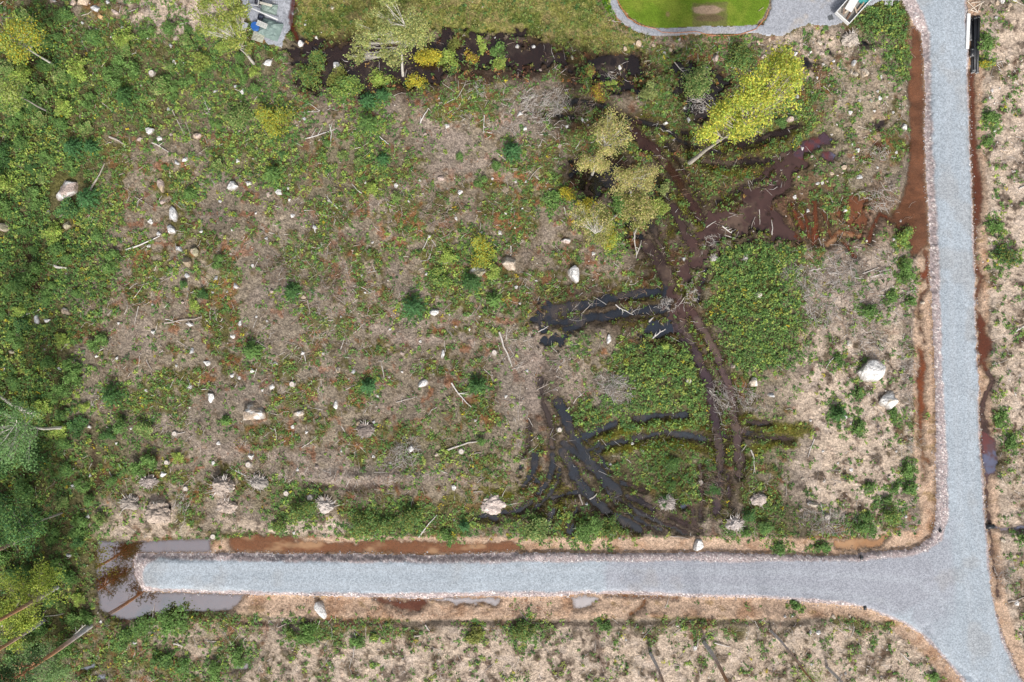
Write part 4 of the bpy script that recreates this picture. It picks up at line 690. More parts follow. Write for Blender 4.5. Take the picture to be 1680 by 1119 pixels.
PB = np.array([(.62,.58,.56),(.5,.44,.43),(.72,.69,.66),(.34,.33,.36),(.27,.27,.3),(.55,.44,.42),(.42,.42,.45)])
dp = sstep(7, 0, sd_road)*np.maximum(sstep(-1, 3, sd_core), 0)*(GX > 200)
x, y = scat(190000, np.clip(dp, 0, 1)*.9); n = len(x)
V, F, cc = pebbles((x-840)/S, (559.5-y)/S, np.maximum(sample(H, x, y), LV)+.01, rng.uniform(.03, .085, n), PB[rng.integers(0, 7, n)])
tag(mesh_np('shoulder_stones', V, F, M_stone, cc), 'coarse pink and grey crushed stone along the road edges', 'gravel', kind='stuff')
x, y = scat(26000, np.clip((z_sand*.5*sstep(-.2, .4, n6)+.05+.6*zone([(1375,90,60,50,1),(1630,150,20,60,.6),(1630,500,20,80,.8),(1420,190,70,60,.6),(1320,60,80,16,.6),(1080,70,90,8,.5),(1380,320,90,70,.4),(1445,110,40,60,.6)]))*(1-z_clay*.7), 0, 1)*(1-blocked)*(1-wetdeep)); n = len(x)
V, F, cc = pebbles((x-840)/S, (559.5-y)/S, sample(H, x, y)+.02, rng.gamma(2, .022, n)+.03, np.array([(.62,.56,.5),(.7,.66,.6),(.5,.42,.36),(.45,.40,.36)])[rng.integers(0, 4, n)])
tag(mesh_np('pebbles', V, F, M_stone, cc), 'loose pebbles and soil clods scattered over bare sand', 'pebbles', kind='stuff')

# ------------------------------------------------------------------ labels that say where a thing lies
LM = [("the road's dead end",228,940),("the road junction",1540,950),("the rust-brown ditch pond",1505,270),("the black pipes",1597,75),("the lime-green leaning tree",1240,170),("the golden birches",1000,300),("the dark peat swamp",760,80),("the curved lawn",1140,40),("the pale mirror pond",190,960),("the black rut pool",920,515),("the muddy rut crossing",1122,490),("the flat brown boulder",413,678),("the largest white boulder",1430,607),("the cream slab boulder",838,432),("the pointed white boulder",943,448),("the square white boulder",383,303),("the grey brush heap",1010,632),("the tall shrub thicket",1240,500),("the low lush thicket",1080,610),("the tarped material pile",435,45),("the loaded trailer",1395,15),("the boulder south of the road",524,998),("the long bleached log",835,570),("the fanned rut tracks",950,770),("the fanned root plate",535,830),("the top-left sand patch",265,20),("the nearest pine trunk",148,1027),("the right-hand ditch pool",1628,750),("the small cream boulder",1393,563),("the half-bare big rock",112,315),("the mossy edge rock",6,372),("the blue-green spruce sapling",680,505),("the bottom-left root mound",265,840),("the yellow swamp bush",705,105),("the twin grey boulders",282,355),("the rock pile near the pipes",1645,12),("the cream swamp-side slab",1415,122),("the pole stump by the verge",1155,1055)]
used_labels = set()
NW = ['', 'just', 'two metres', 'three metres', 'four metres', 'five metres', 'six metres', 'seven metres', 'eight metres', 'nine metres', 'ten metres', 'eleven metres', 'twelve metres', 'thirteen metres', 'fourteen metres', 'fifteen metres', 'sixteen metres', 'seventeen metres', 'eighteen metres']
def place_label(adj, noun, x, y):
    c = sorted(LM, key=lambda q: (q[1]-x)**2+(q[2]-y)**2)
    for q in c[:6]:
        dx, dy = x-q[1], y-q[2]; d = math.hypot(dx, dy)/S
        if d < 1.0: continue
        a = math.degrees(math.atan2(-dy, dx)) % 360
        dr = ['right of', 'above and right of', 'above', 'above and left of', 'left of', 'below and left of', 'below', 'below and right of'][int((a+22.5)//45) % 8]
        m = min(len(NW)-1, max(1, round(d)))
        if round(d) >= len(NW): continue
        s_ = f"{adj} {noun} {NW[m]} {dr} {q[0]}"
        if s_ not in used_labels and len(s_.split()) <= 16: used_labels.add(s_); return s_
    q1, q2 = c[0], c[1]; s_ = f"{adj} {noun} between {q1[0]} and {q2[0]}"
    k = 0
    while s_ in used_labels:
        k += 1; w2 = ['little', 'low', 'rough', 'plain', 'faint', 'slight', 'modest', 'irregular'][k % 8]; s_ = f"{w2} "+s_
    used_labels.add(s_); return ' '.join(s_.split()[:16])

# ------------------------------------------------------------------ stones
def ico(sub):
    import bmesh
    bm = bmesh.new(); bmesh.ops.create_icosphere(bm, subdivisions=sub, radius=1); V = np.array([v.co for v in bm.verts]); F = np.array([[v.index for v in f.verts] for f in bm.faces]); bm.free(); return V, F
ICO = {k: ico(k) for k in (2, 3, 4, 5)}
def n3d(V, s, seed): return vnoise(V[:, 0]*10+V[:, 2]*6.1, V[:, 1]*10-V[:, 2]*4.7, s*10, seed, 3)
TONE = {'w': (.80,.78,.75), 'g': (.56,.56,.56), 't': (.46,.36,.25), 'p': (.5,.40,.35), 'm': (.36,.33,.22), 'c': (.60,.52,.42), 'o': (.55,.36,.18), 'b': (.48,.38,.29), 's': (.62,.49,.36)}
TN = {'w': 'white', 'g': 'pale grey', 't': 'tan', 'p': 'pinkish', 'm': 'mossy grey', 'c': 'cream', 'o': 'orange-tan', 'b': 'brown', 's': 'sandy'}
def rock_mesh(lx, ly, h, tone, seed, sub=3, patch=None, rot=0, chops=12):
    r = np.random.default_rng(seed); V, F = ICO[sub]; V = V.copy()
    for i in range(chops):
        nn = r.normal(size=3); nn /= np.linalg.norm(nn); nn[2] = abs(nn[2])*.8; nn /= np.linalg.norm(nn); d = r.uniform(.42, .78); e = V@nn-d
        V -= np.where(e > 0, e, 0)[:, None]*nn*.92
    V[:, :2] *= (1+.30*n3d(V, 1.1, seed+9))[:, None]; V *= (1+.16*n3d(V, .6, seed)+.07*n3d(V, .2, seed+1))[:, None]
    V = V/np.abs(V[:, :2]).max(0).mean(); V *= np.array([lx/2, ly/2, h])
    c = np.array(TONE[tone])*(1+.14*n3d(V, .35, seed+2)+.10*n3d(V, .12, seed+5))[:, None]
    if patch: w_ = sstep(-.05, .2, n3d(V, .5, seed+3)+patch[1]-.1*(V[:, 2]/h)); c = c*(1-w_[:, None])+np.array(TONE[patch[0]])*w_[:, None]
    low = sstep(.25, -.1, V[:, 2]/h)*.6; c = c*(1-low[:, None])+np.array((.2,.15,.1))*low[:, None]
    a = math.radians(rot); R = np.array([[math.cos(a), -math.sin(a), 0], [math.sin(a), math.cos(a), 0], [0, 0, 1]])
    return V@R.T, F, c
for i, l in enumerate(BIG):
    a = l.split(','); x, y, lx, ly, rot = map(float, a[:5]); tone, patch = a[5], (a[7], float(a[8]))
    lx, ly = lx/S, ly/S; h = min(lx, ly)*.5
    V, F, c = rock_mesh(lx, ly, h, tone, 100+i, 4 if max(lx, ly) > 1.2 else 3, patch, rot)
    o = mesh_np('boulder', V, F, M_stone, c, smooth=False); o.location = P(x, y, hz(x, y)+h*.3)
    tag(o, ','.join(a[9:]), 'boulder', 'boulders on the clearing'); used_labels.add(a[9])
SM = """158,47,5w 202,46,8g 243,61,8w 288,62,9p 280,75,7g 286,102,9w 302,104,7w 250,119,7g 397,151,11w 387,142,8g 354,151,8g 276,179,7g 230,228,10p 262,227,10w 280,220,9p 305,262,12w 290,267,9g 390,264,9w 95,248,7g 97,165,5w 75,165,5p 518,60,8w 500,40,5w 733,207,9w 698,220,7p 604,90,4o 500,195,7g 136,38,7g 148,47,5p 956,197,6w 862,211,10w 930,208,7w 919,240,9p 1123,176,7w 1130,197,8g 1093,201,9w 1160,110,10g 1173,97,14p 1048,72,12s 1025,82,10s 1090,88,6w 887,114,9p 1350,88,9p 1353,76,8p 1365,62,8s 1330,85,7w 1295,195,12p 1373,150,8c 1477,145,7p 1443,161,8w 1395,185,10w 1318,242,8w 1332,256,7p 1407,246,9w 1397,237,6w 1628,148,7w 1385,275,10s 1632,8,9s 1641,5,10w 1650,12,10s 1661,3,10w 1648,20,8s 1630,32,7w 1623,11,9s 1655,-2,9s 80,348,8g 265,331,12p 295,408,12g 407,301,10w 260,383,10g 244,404,8w 247,363,10w 380,377,6w 355,457,9g 307,452,10g 372,479,5w 381,552,9w 252,545,9w 340,526,6w 300,496,7p 66,491,6w 170,444,9p 415,436,6w 195,530,6w 441,318,10p 457,315,13w 473,309,8w 475,328,7w 480,354,9w 516,373,9g 438,391,9g 650,305,10w 689,296,6w 725,293,12p 755,315,11w 705,388,7w 748,358,8w 790,382,7w 820,382,10w 611,398,7w 594,453,6w 785,412,5w 737,516,5w 446,478,9p 499,487,9b 438,527,6w 808,293,5w 973,416,9w 901,325,7g 846,298,5w 863,298,6w 857,342,6w 847,471,8w 853,498,5w 1121,425,8g 1304,323,8w 1327,345,9w 1387,345,9w 1342,301,7w 1410,290,9g 1480,362,6w 1424,395,5w 1465,393,5w 96,604,9g 5,605,11w 160,584,7w 122,591,5w 112,565,10p 192,588,8w 340,596,13w 315,576,9g 312,635,9w 380,616,11w 392,620,6w 414,608,10w 147,700,9w 215,703,6w 191,727,7w 149,781,8w 122,796,9g 269,777,13w 358,727,10w 350,760,9w 412,749,12w 288,711,7p 452,596,8w 497,579,8w 480,630,6g 423,680,8w 660,579,8p 613,693,9g 588,695,13t 503,709,7w 488,771,9w 520,766,8p 612,749,7w 718,745,10p 745,800,10w 865,608,6g 1002,762,6g 1038,728,7w 1098,760,5g 963,827,7g 1203,600,11p 1387,684,8w 1423,647,9p 1397,771,8w 1505,801,9c 1458,783,7c 1316,785,7c 1313,835,11p 144,847,10w 112,911,8g 165,1020,7w 220,1055,9w 68,1067,9w 482,874,6w 1329,1038,8w 1342,1038,10w 1316,1038,6c 1645,887,8c 1668,990,10w 1395,1012,7c 1368,1012,7c 1486,848,6w 1016,883,4w 1027,1050,6w 1140,1063,8w 1331,1090,7w 1013,1080,6c 1288,1012,6w 1300,1011,6w 1387,1105,8w 1302,1069,6c 1315,1075,6c 1600,-8,8s 1368,100,6w 1340,110,5c 1435,182,7w 1445,126,7w 1429,165,6w 1350,60,9s 812,60,4w 1072,75,7s 1100,82,9s 1288,70,9s 1270,78,12s 1255,92,10p 1262,64,7s 1244,70,8s 1290,60,9s 1312,74,7p 1305,88,8w 1345,70,9c 1378,84,7s 1388,90,9p 1340,128,6w 1360,140,6p 1440,150,6w 1450,170,5p 1465,185,6w 1410,165,6w 1428,215,5w 1470,250,6w 1400,262,6p 1440,275,6w 1350,300,6w 1365,285,7s 1310,290,5w 1625,160,6w 1650,180,5w 1640,145,5w 1632,215,6w 1330,690,5w 1350,740,6w 1440,700,6p 1470,740,5w 1400,730,6s 1375,760,5w 600,480,6w 560,520,6g 640,540,5w 700,450,7w 530,580,6w 620,650,6w 580,610,7g 350,480,6w 420,520,6w 290,600,6w 250,500,6w 330,380,7w 360,330,6g 420,350,6w 540,330,7w 600,300,6w 670,330,6w 830,350,6w 880,460,6w 770,540,6w 690,560,6w 660,610,5w 780,690,7w 830,650,6w 640,760,6w 560,740,6w 480,700,7w 430,640,6w 240,640,7w"""
stone_proto = {}
for i, tk in enumerate(SM.split()):
    x, y, r = tk.split(','); tone = r[-1]; r = float(r[:-1])*.62/S; x, y = float(x), float(y); k = (tone, i % 3)
    r = r*1.8
    if k not in stone_proto:
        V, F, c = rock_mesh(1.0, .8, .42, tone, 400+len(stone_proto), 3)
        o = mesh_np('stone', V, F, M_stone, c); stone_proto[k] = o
    else: o = stone_proto[k].copy(); C.objects.link(o)
    o.scale = (r*random.uniform(.9, 1.25), r*random.uniform(.9, 1.1), r*random.uniform(.8, 1.1)); o.rotation_euler = (0, 0, random.uniform(0, 6.28)); o.location = P(x, y, hz(x, y)+.02)
    tag(o, place_label(('small ' if r < .45 else '')+TN[tone], 'stone', x, y), 'stone', 'small stones scattered over the plot')

# ------------------------------------------------------------------ shrubs and saplings
def clumped(n, cl, rad, h, lo=.2):
    """leaf centres clumped on a dome"""
    lob = rng.integers(3, 6); la = rng.random(lob)*6.283; lr = rng.uniform(.25, .62, lob); ls_ = rng.uniform(.3, .62, lob)
    q = rng.integers(0, lob, cl); t = rng.random(cl)*6.283; r = np.sqrt(rng.random(cl)); z = np.sqrt(np.maximum(1-r*r, 0.05))
    c = np.stack([(lr[q]*np.cos(la[q])+r*np.cos(t)*ls_[q])*rad, (lr[q]*np.sin(la[q])+r*np.sin(t)*ls_[q])*rad, (lo+(1-lo)*z*(.5+.8*ls_[q]))*h*rng.uniform(.5, 1.1, cl)], 1)
    wt = rng.gamma(1.5, 1, cl); k = rng.choice(cl, n, p=wt/wt.sum()); return c[k]+rng.normal(0, 1, (n, 3))*np.array([.15, .15, .09])*rad, k
def shrub(name, px, py, rad, h, pal, label, cat='shrub', group='green shrubs on the plot', nl=None, cl=None, ls=.085, parts=True):
    nl = nl or int(min(2600, 240+620*rad*rad)); cl = cl or int(22+20*rad)
    root = empty(name, P(px, py, hz(px, py)))
    cen, k = clumped(nl, cl, rad, h); tone = rng.uniform(.65, 1.35, cl)[k][:, None]
    s_ = rng.uniform(.7, 1.3, nl)*ls
    V, F, c = leaves_mesh(cen, s_, s_*.62, leafcols(pal, nl, .2, .08)*tone, .9)
    mesh_np('foliage', V, F, M_leaf, c, root)
    if parts:
        b = MB()
        for i in range(6):
            a = random.uniform(0, 6.28); e = np.array([math.cos(a)*rad*.6, math.sin(a)*rad*.6, h*.8]); b.tube([(0, 0, -.1), e*.5+np.array([0, 0, h*.15]), e], [.035, .025, .01], (.2,.15,.11), 5, False)
        b.build('stem', M_bark, root)
    return tag(root, label, cat, group)
def spruce(px, py, rad, h, pal, label, group='young spruce saplings'):
    root = empty('spruce_sapling', P(px, py, hz(px, py))); cen = []; cl = []; yaw = []
    L = 9
    for l in range(L):
        f = l/(L-1); z = h*(.12+.88*f); R = rad*(1-f)**.8+.06; nb = 9 if l < 5 else 6
        off = random.uniform(0, 1)
        for b in range(nb):
            a = (b+off)*6.283/nb+random.uniform(-.2, .2); m = int(26*R/rad)+8; t = rng.random(m)**.7
            rr = t*R*random.uniform(.8, 1.1); side = rng.normal(0, .10, m)*R*(1.15-t)*1.4; v_ = random.uniform(.7, 1.25)
            cen.append(np.stack([rr*math.cos(a)-side*math.sin(a), rr*math.sin(a)+side*math.cos(a), z+.12*rr-.25*rr*t+rng.normal(0, .02, m)], 1)); yaw.append(a+np.sign(side)*.7)
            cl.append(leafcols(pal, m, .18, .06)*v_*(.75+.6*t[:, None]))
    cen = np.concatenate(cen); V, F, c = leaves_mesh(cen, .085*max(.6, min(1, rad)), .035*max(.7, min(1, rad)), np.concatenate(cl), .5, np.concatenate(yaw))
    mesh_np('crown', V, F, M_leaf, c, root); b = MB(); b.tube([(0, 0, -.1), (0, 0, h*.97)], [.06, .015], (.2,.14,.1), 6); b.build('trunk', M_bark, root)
    return tag(root, label, 'spruce', group)
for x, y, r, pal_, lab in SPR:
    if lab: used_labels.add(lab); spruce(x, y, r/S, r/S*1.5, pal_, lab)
for x, y, r, pal_, lab in BSH:
    if lab:
        used_labels.add(lab); o = shrub('bush', x, y, r/S*(.85 if y > 780 and x > 1100 or 820 < y < 890 else 1.0), r/S*.8, (G_MD if pal_ is G_DK else pal_), lab, 'bush', 'bushes traced over the plot', ls=.085); o.scale = (random.uniform(.8, 1.2), random.uniform(.8, 1.2), 1)
# dense thicket shrubs of the left side: one of each kind, then copies
protos = []
for j, (pal_, lad) in enumerate(((G_MD, 'mid-green'), (G_BR, 'bright green'), (G_DK, 'dark green'), (G_MD+BLG, 'blue-green'), (G_LM, 'lime-green'), (PAL+G_BR, 'pale green'))):
    protos.append((lad, shrub('thicket_shrub', -2000, -2000, 1.15, 1.25, pal_, None, 'shrub', 'shrubs of the left-hand thicket', nl=1300, cl=26)))
spots = []; tries = 0; rr_ = random.Random(5)
zz = np.clip(zone([(70,260,120,280,1),(40,640,100,250,1),(60,950,110,200,.9),(200,110,150,80,1),(350,120,80,60,.5),(240,740,90,70,.45),(430,250,110,50,.45),(300,450,60,60,.45),(1210,200,100,50,.3),(800,260,60,50,.35),(170,620,40,120,.7),(1000,750,1,1,0),(1100,800,90,40,.6),(1270,860,50,24,.7),(700,850,100,18,.5),(560,280,120,40,.4),(740,700,80,50,.3)]), 0, 1)
while len(spots) < 170 and tries < 9000:
    tries += 1; x, y = rr_.uniform(-30, 1330), rr_.uniform(-25, 1140)
    if rr_.random() > float(sample(zz, x, y))**1.5 or sample(blocked, x, y) > .2 or sample(wetdeep, x, y) > .2 or sample(z_clay, x, y) > .4: continue
    if any(math.hypot(x-a, y-b) < 21 for a, b in spots) or any(math.hypot(x-q[0], y-q[1]) < q[2]+12 for q in SPR if q[4]) or any(math.hypot(x-float(l.split(',')[0]), y-float(l.split(',')[1])) < 24 for l in BIG): continue
    spots.append((x, y))
def cp(root, name_children=True):
    r = root.copy(); C.objects.link(r)
    for ch in root.children:
        c = ch.copy(); C.objects.link(c); c.parent = r
    return r
first = set()
for i, (x, y) in enumerate(spots):
    j = rr_.choices(range(6), (5, 5, 1.5, 1.5, 2, 2.4))[0] if x < 260 else rr_.choices(range(6), (4, 5, 1, 2, 3, 2))[0]
    if i < 6: j = i
    lad, pr = protos[j]; o = pr if j not in first else cp(pr); first.add(j)
    o.location = P(x, y, hz(x, y)); s_ = rr_.uniform(.55, 1.15) if x < 260 else rr_.uniform(.4, .8); o.scale = (s_*rr_.uniform(.85, 1.2), s_, s_*rr_.uniform(.6, 1.1)); o.rotation_euler = (0, 0, rr_.uniform(0, 6.28))
    o['label'] = place_label(lad, 'shrub', x, y)

# ------------------------------------------------------------------ trees
def cone_world(px, py, z): f = (CAM_H-z)/CAM_H; return np.array([(px-840)/S*f, (559.5-py)/S*f, z])
def tree(name, bx, by, crowns, h, pal, bark, tr, label, cat='tree', nl=5000, ls=.12, limbs=26, group=None, thin=1.0):
    """crowns: (px, py, height, radius m, half height m, share) -- the trunk leans towards their mean"""
    if bx is None:
        z = crowns[0][2]; f = (CAM_H-z)/CAM_H; bx = 840+(crowns[0][0]-840)*f; by = 559.5+(crowns[0][1]-559.5)*f
    B = np.array(P(bx, by, hz(bx, by))); root = empty(name, B)
    cw = [cone_world(c[0], c[1], c[2])-B for c in crowns]
    top = cw[-1]+np.array([0, 0, crowns[-1][4]*.8]); r = random.Random(int(bx*7+by))
    m1 = top*np.array([.28, .28, .4]); m2 = top*np.array([.62, .62, .72]); pts = [np.array([0, 0, -.2]), m1*.5, m1+np.array([r.uniform(-.15, .15), r.uniform(-.15, .15), 0]), m2+np.array([r.uniform(-.2, .2), r.uniform(-.2, .2), 0]), top]
    b = MB(); cols = np.array([np.array(bark[0])*(1-k/4.)+np.array(bark[1])*(k/4.) for k in range(5)]); b.tube(pts, [tr*1.25, tr, tr*.8, tr*.45, .02], np.repeat(cols, 8, 0), 8, False)
    tot = sum(c[5] for c in crowns); cen = []; cl = []; lm = MB(); pp = np.array(pts)
    for c, w_ in zip(crowns, cw):
        n = int(nl*c[5]/tot); k = max(8, int(limbs*c[5]/tot)); ends = []
        for i in range(k):
            while True:
                q = np.array([r.uniform(-1, 1), r.uniform(-1, 1), r.uniform(-1, 1)])
                if np.linalg.norm(q) < 1: break
            e = w_+q*np.array([c[3], c[3], c[4]]); ends.append(e)
            zt = max(.8, e[2]-c[4]*.6-.4); t = np.interp(zt, pp[:, 2], np.arange(5)); i0 = min(int(t), 3); s_ = pp[i0]+(pp[i0+1]-pp[i0])*(t-i0)
            md = s_*.45+e*.55+np.array([r.uniform(-.2, .2), r.uniform(-.2, .2), -.25]); lm.tube([s_, md, e], [tr*.32, tr*.18, .015], bark[1], 5, False)
            for q_ in range(2):
                e2 = e+np.array([r.gauss(0, .5), r.gauss(0, .5), r.gauss(0, .4)])*c[3]*.35; lm.tube([md, e2], [tr*.12, .01], bark[1], 4, False); ends.append(e2)
        ends = np.array(ends); ki = rng.integers(0, len(ends), n); sg = c[3]*.17*thin
        cen.append(ends[ki]+rng.normal(0, 1, (n, 3))*np.array([sg, sg, sg*.8])); tn = rng.uniform(.68, 1.3, len(ends))[ki][:, None]; cl.append(leafcols(pal, n, .18, .07)*tn)
    cen = np.concatenate(cen); cl = np.concatenate(cl); sz = rng.uniform(.7, 1.25, len(cen))*ls
    V, F, c = leaves_mesh(cen, sz, sz*.65, cl, 1.1); mesh_np('crown', V, F, M_leaf, c, root)
    b.build('trunk', M_bark, root, True); lm.build('limbs', M_bark, root); used_labels.add(label)
    return tag(root, label, cat, group)
WB = ((.62,.58,.52), (.55,.52,.46)); GB = ((.4,.37,.33), (.3,.26,.22)); PB_ = ((.58,.56,.56), (.50,.27,.15))
tree('aspen', 1131, 267, [(1180,220,10,1.7,1.5,1.1),(1202,192,12,2.0,1.6,1.4),(1232,165,14,2.2,1.7,1.6),(1262,150,15,2.2,1.7,1.5),(1287,128,17,2.0,1.7,1.5),(1252,128,16,1.5,1.3,.9),(1300,112,18,1.2,1.1,.7),(1215,210,11,1.3,1.1,.7)], 19, [(.58,.60,.10),(.38,.50,.09),(.48,.56,.10),(.68,.62,.10)], ((.46,.42,.36), (.4,.36,.3)), .2, 'tall lime-yellow tree leaning to the upper right from its bleached trunk', 'tree', 11500, .096, 90, thin=.9)
tree('birch', 972, 285, [(972,266,7,1.4,1.5,1),(1008,218,10,1.7,1.6,1.3),(990,242,9,1.0,1.2,.5)], 12, GLD, WB, .13, 'golden birch with white trunk, upper left of the golden group', 'tree', 5000, .07, 46, 'golden birches')
tree('birch', 1035, 325, [(1052,290,8,1.5,1.5,1.2),(1022,297,7,1.3,1.2,.8)], 10, GLD, WB, .11, 'golden birch on the right of the golden group', 'tree', 3900, .07, 40, 'golden birches')
tree('birch', 1042, 382, [(1046,345,7,1.6,1.6,1)], 9, GLD+OLV, GB, .1, 'golden-brown birch at the lower right of the golden group', 'tree', 3000, .085, 26, 'golden birches')
tree('birch', 1012, 352, [(985,362,6,1.5,1.2,1),(958,360,6,1.3,1.1,.8),(975,385,5,1.2,1,.6)], 8, GLD+OLV, WB, .1, 'golden birch leaning left, lowest of the golden group', 'tree', 3300, .07, 44, 'golden birches')
tree('birch', 660, 122, [(645,80,8,1.5,1.5,1.1),(650,38,11,1.9,1.6,1.6),(600,62,9,1.2,1.3,1),(586,88,7,.9,1,.5),(685,66,8,1.3,1.3,.8),(632,16,12,1.3,1.3,.9),(668,50,10,1.5,1.4,.8)], 14, PAL+[(.50,.50,.18)]*2, WB, .13, 'large pale green birch over the swamp\'s upper shore', 'tree', 8800, .085, 74, 'green birches', .9)
tree('birch', 416, 104, [(378,52,10,1.4,1.5,1.2),(350,18,13,1.5,1.4,1.3),(382,14,12,1.3,1.3,1.0),(344,48,10,1.0,1.0,.6),(396,72,8,.8,.8,.4)], 14, [(.36,.44,.1),(.46,.48,.12),(.28,.36,.09)], WB, .13, 'pale lime birch beside the top-left gravel yard, trunk foot bare', 'tree', 5200, .09, 52, 'green birches', .9)
tree('birch', None, None, [(28,70,6,1.9,1.5,1)], 8, YEL+G_LM, WB, .1, 'yellow-leaved birch near the top left corner', 'tree', 2600, .1, 26)
tree('rowan', None, None, [(12,150,6,1.5,1.3,1)], 7, G_LM+PAL, GB, .08, 'pale lime small tree at the left edge, upper part', 'tree', 1900, .1, 20)
tree('birch', None, None, [(14,720,9,2.6,2.2,1),(30,690,9,1.6,1.6,.5)], 12, [(.2,.36,.13),(.25,.42,.15),(.16,.3,.1)], WB, .15, 'soft green birch crown hanging in from the left edge', 'tree', 4200, .085, 44)
tree('birch', 64, 682, [(-60,640,12,2.0,2,1),(-34,600,12,1.5,1.5,.8)], 16, G_BR, WB, .2, 'birch with pale trunk lying across the left edge', 'tree', 3600, .09, 30)
tree('aspen', None, None, [(45,970,4.2,2.5,1.6,1.2),(22,1000,4,1.9,1.3,.7),(20,1035,4,1.7,1.2,.6)], 6, [(.33,.42,.07),(.42,.48,.08),(.26,.34,.06)], GB, .12, 'lime-green tree among pines at the lower left', 'tree', 6000, .1, 44)
tree('birch', None, None, [(32,868,7,2.0,1.7,1)], 9, G_BR+BLG, GB, .1, 'bushy mid-green tree above the lower left pines', 'tree', 3600, .095, 30)
tree('birch', None, None, [(60,1098,3.8,2.6,1.2,1),(95,1100,3.5,1.5,.8,.4)], 5, [(.24,.38,.14),(.2,.32,.12)], GB, .1, 'soft green crown over the nearest pine\'s trunk', 'tree', 4200, .075, 34, thin=1.3)
tree('birch', None, None, [(1335,1112,5,1.1,.8,1)], 6, PAL, GB, .05, 'thin pale sapling crown at the bottom edge, left of road', 'tree', 500, .06, 16, thin=1.4)
def pine(bx, by, h, r, label, tr=.22, base=.66, n=1900):
    B = P(bx, by, hz(bx, by)); root = empty('pine_tree', B); b = MB(); k = 8
    zs = np.linspace(-.2, h, k); f = zs/h; cols = np.array([np.array(PB_[0])*(1-t)+np.array(PB_[1])*t for t in sstep(.12, .4, f)])
    b.tube([(0.12*math.sin(z*.4), .12*math.cos(z*.3)-.12, z) for z in zs], [tr*(1-.75*t) for t in np.clip(f, 0, 1)], np.repeat(cols, 10, 0), 10, False); b.build('trunk', M_bark, root, True)
    lm = MB(); ends = []
    for i in range(34):
        z = h*(base+(1-base)*random.random()); R = r*(1-(z/h-base)/(1-base)*.65)*random.uniform(.55, 1); a = random.uniform(0, 6.28); e = np.array([math.cos(a)*R, math.sin(a)*R, z+.3]); lm.tube([(0, 0, z-.3), e*np.array([.5, .5, 1])+np.array([0, 0, -.1]), e], [.07, .045, .015], PB_[1], 5, False); ends += [e, e*np.array([.65, .65, 1]), e*np.array([.85, .8, 1])]
    for i in range(5):
        z = h*random.uniform(.2, base); a = random.uniform(0, 6.28); lm.tube([(0, 0, z), (math.cos(a)*.9, math.sin(a)*.9, z-.1)], [.03, .01], (.25,.2,.17), 4, False)
    lm.build('limbs', M_bark, root); ends = np.array(ends); cen = ends[rng.integers(0, len(ends), n)]+rng.normal(0, 1, (n, 3))*np.array([.36, .36, .2])
    V, F, c = leaves_mesh(cen, .16, .045, leafcols([(.045,.09,.03),(.06,.11,.035)], n), 1.3); mesh_np('crown', V, F, M_leaf, c, root); return tag(root, label, 'pine tree', 'tall pines round the plot')
pine(148,1027,16,1.9,'tall pine whose grey trunk foot stands below the pale pond',.27, .6, 1900)
pine(95,962,16,1.9,'tall pine hidden behind the lime-green lower left tree',.26)
pine(72,1018,16,1.75,'tall pine left of the nearest pine by the pond',.22)
pine(57,875,17,2.0,'tall pine with orange upper trunk highest on the lower left',.22)
pine(1067,1072,19,1.8,'slim pine with the smaller grey trunk at the bottom edge',.17,.68,2400)
pine(1155,1054,20,1.8,'pine with grey trunk standing highest at the bottom edge',.22,.68,2400)
pine(1265,1035,22,1.8,'long thin pine trunk left of the road bend',.13,.68,2400)
pine(1357,1095,20,1.6,'short stretch of pine trunk nearest the road bend',.16,.68,2400)

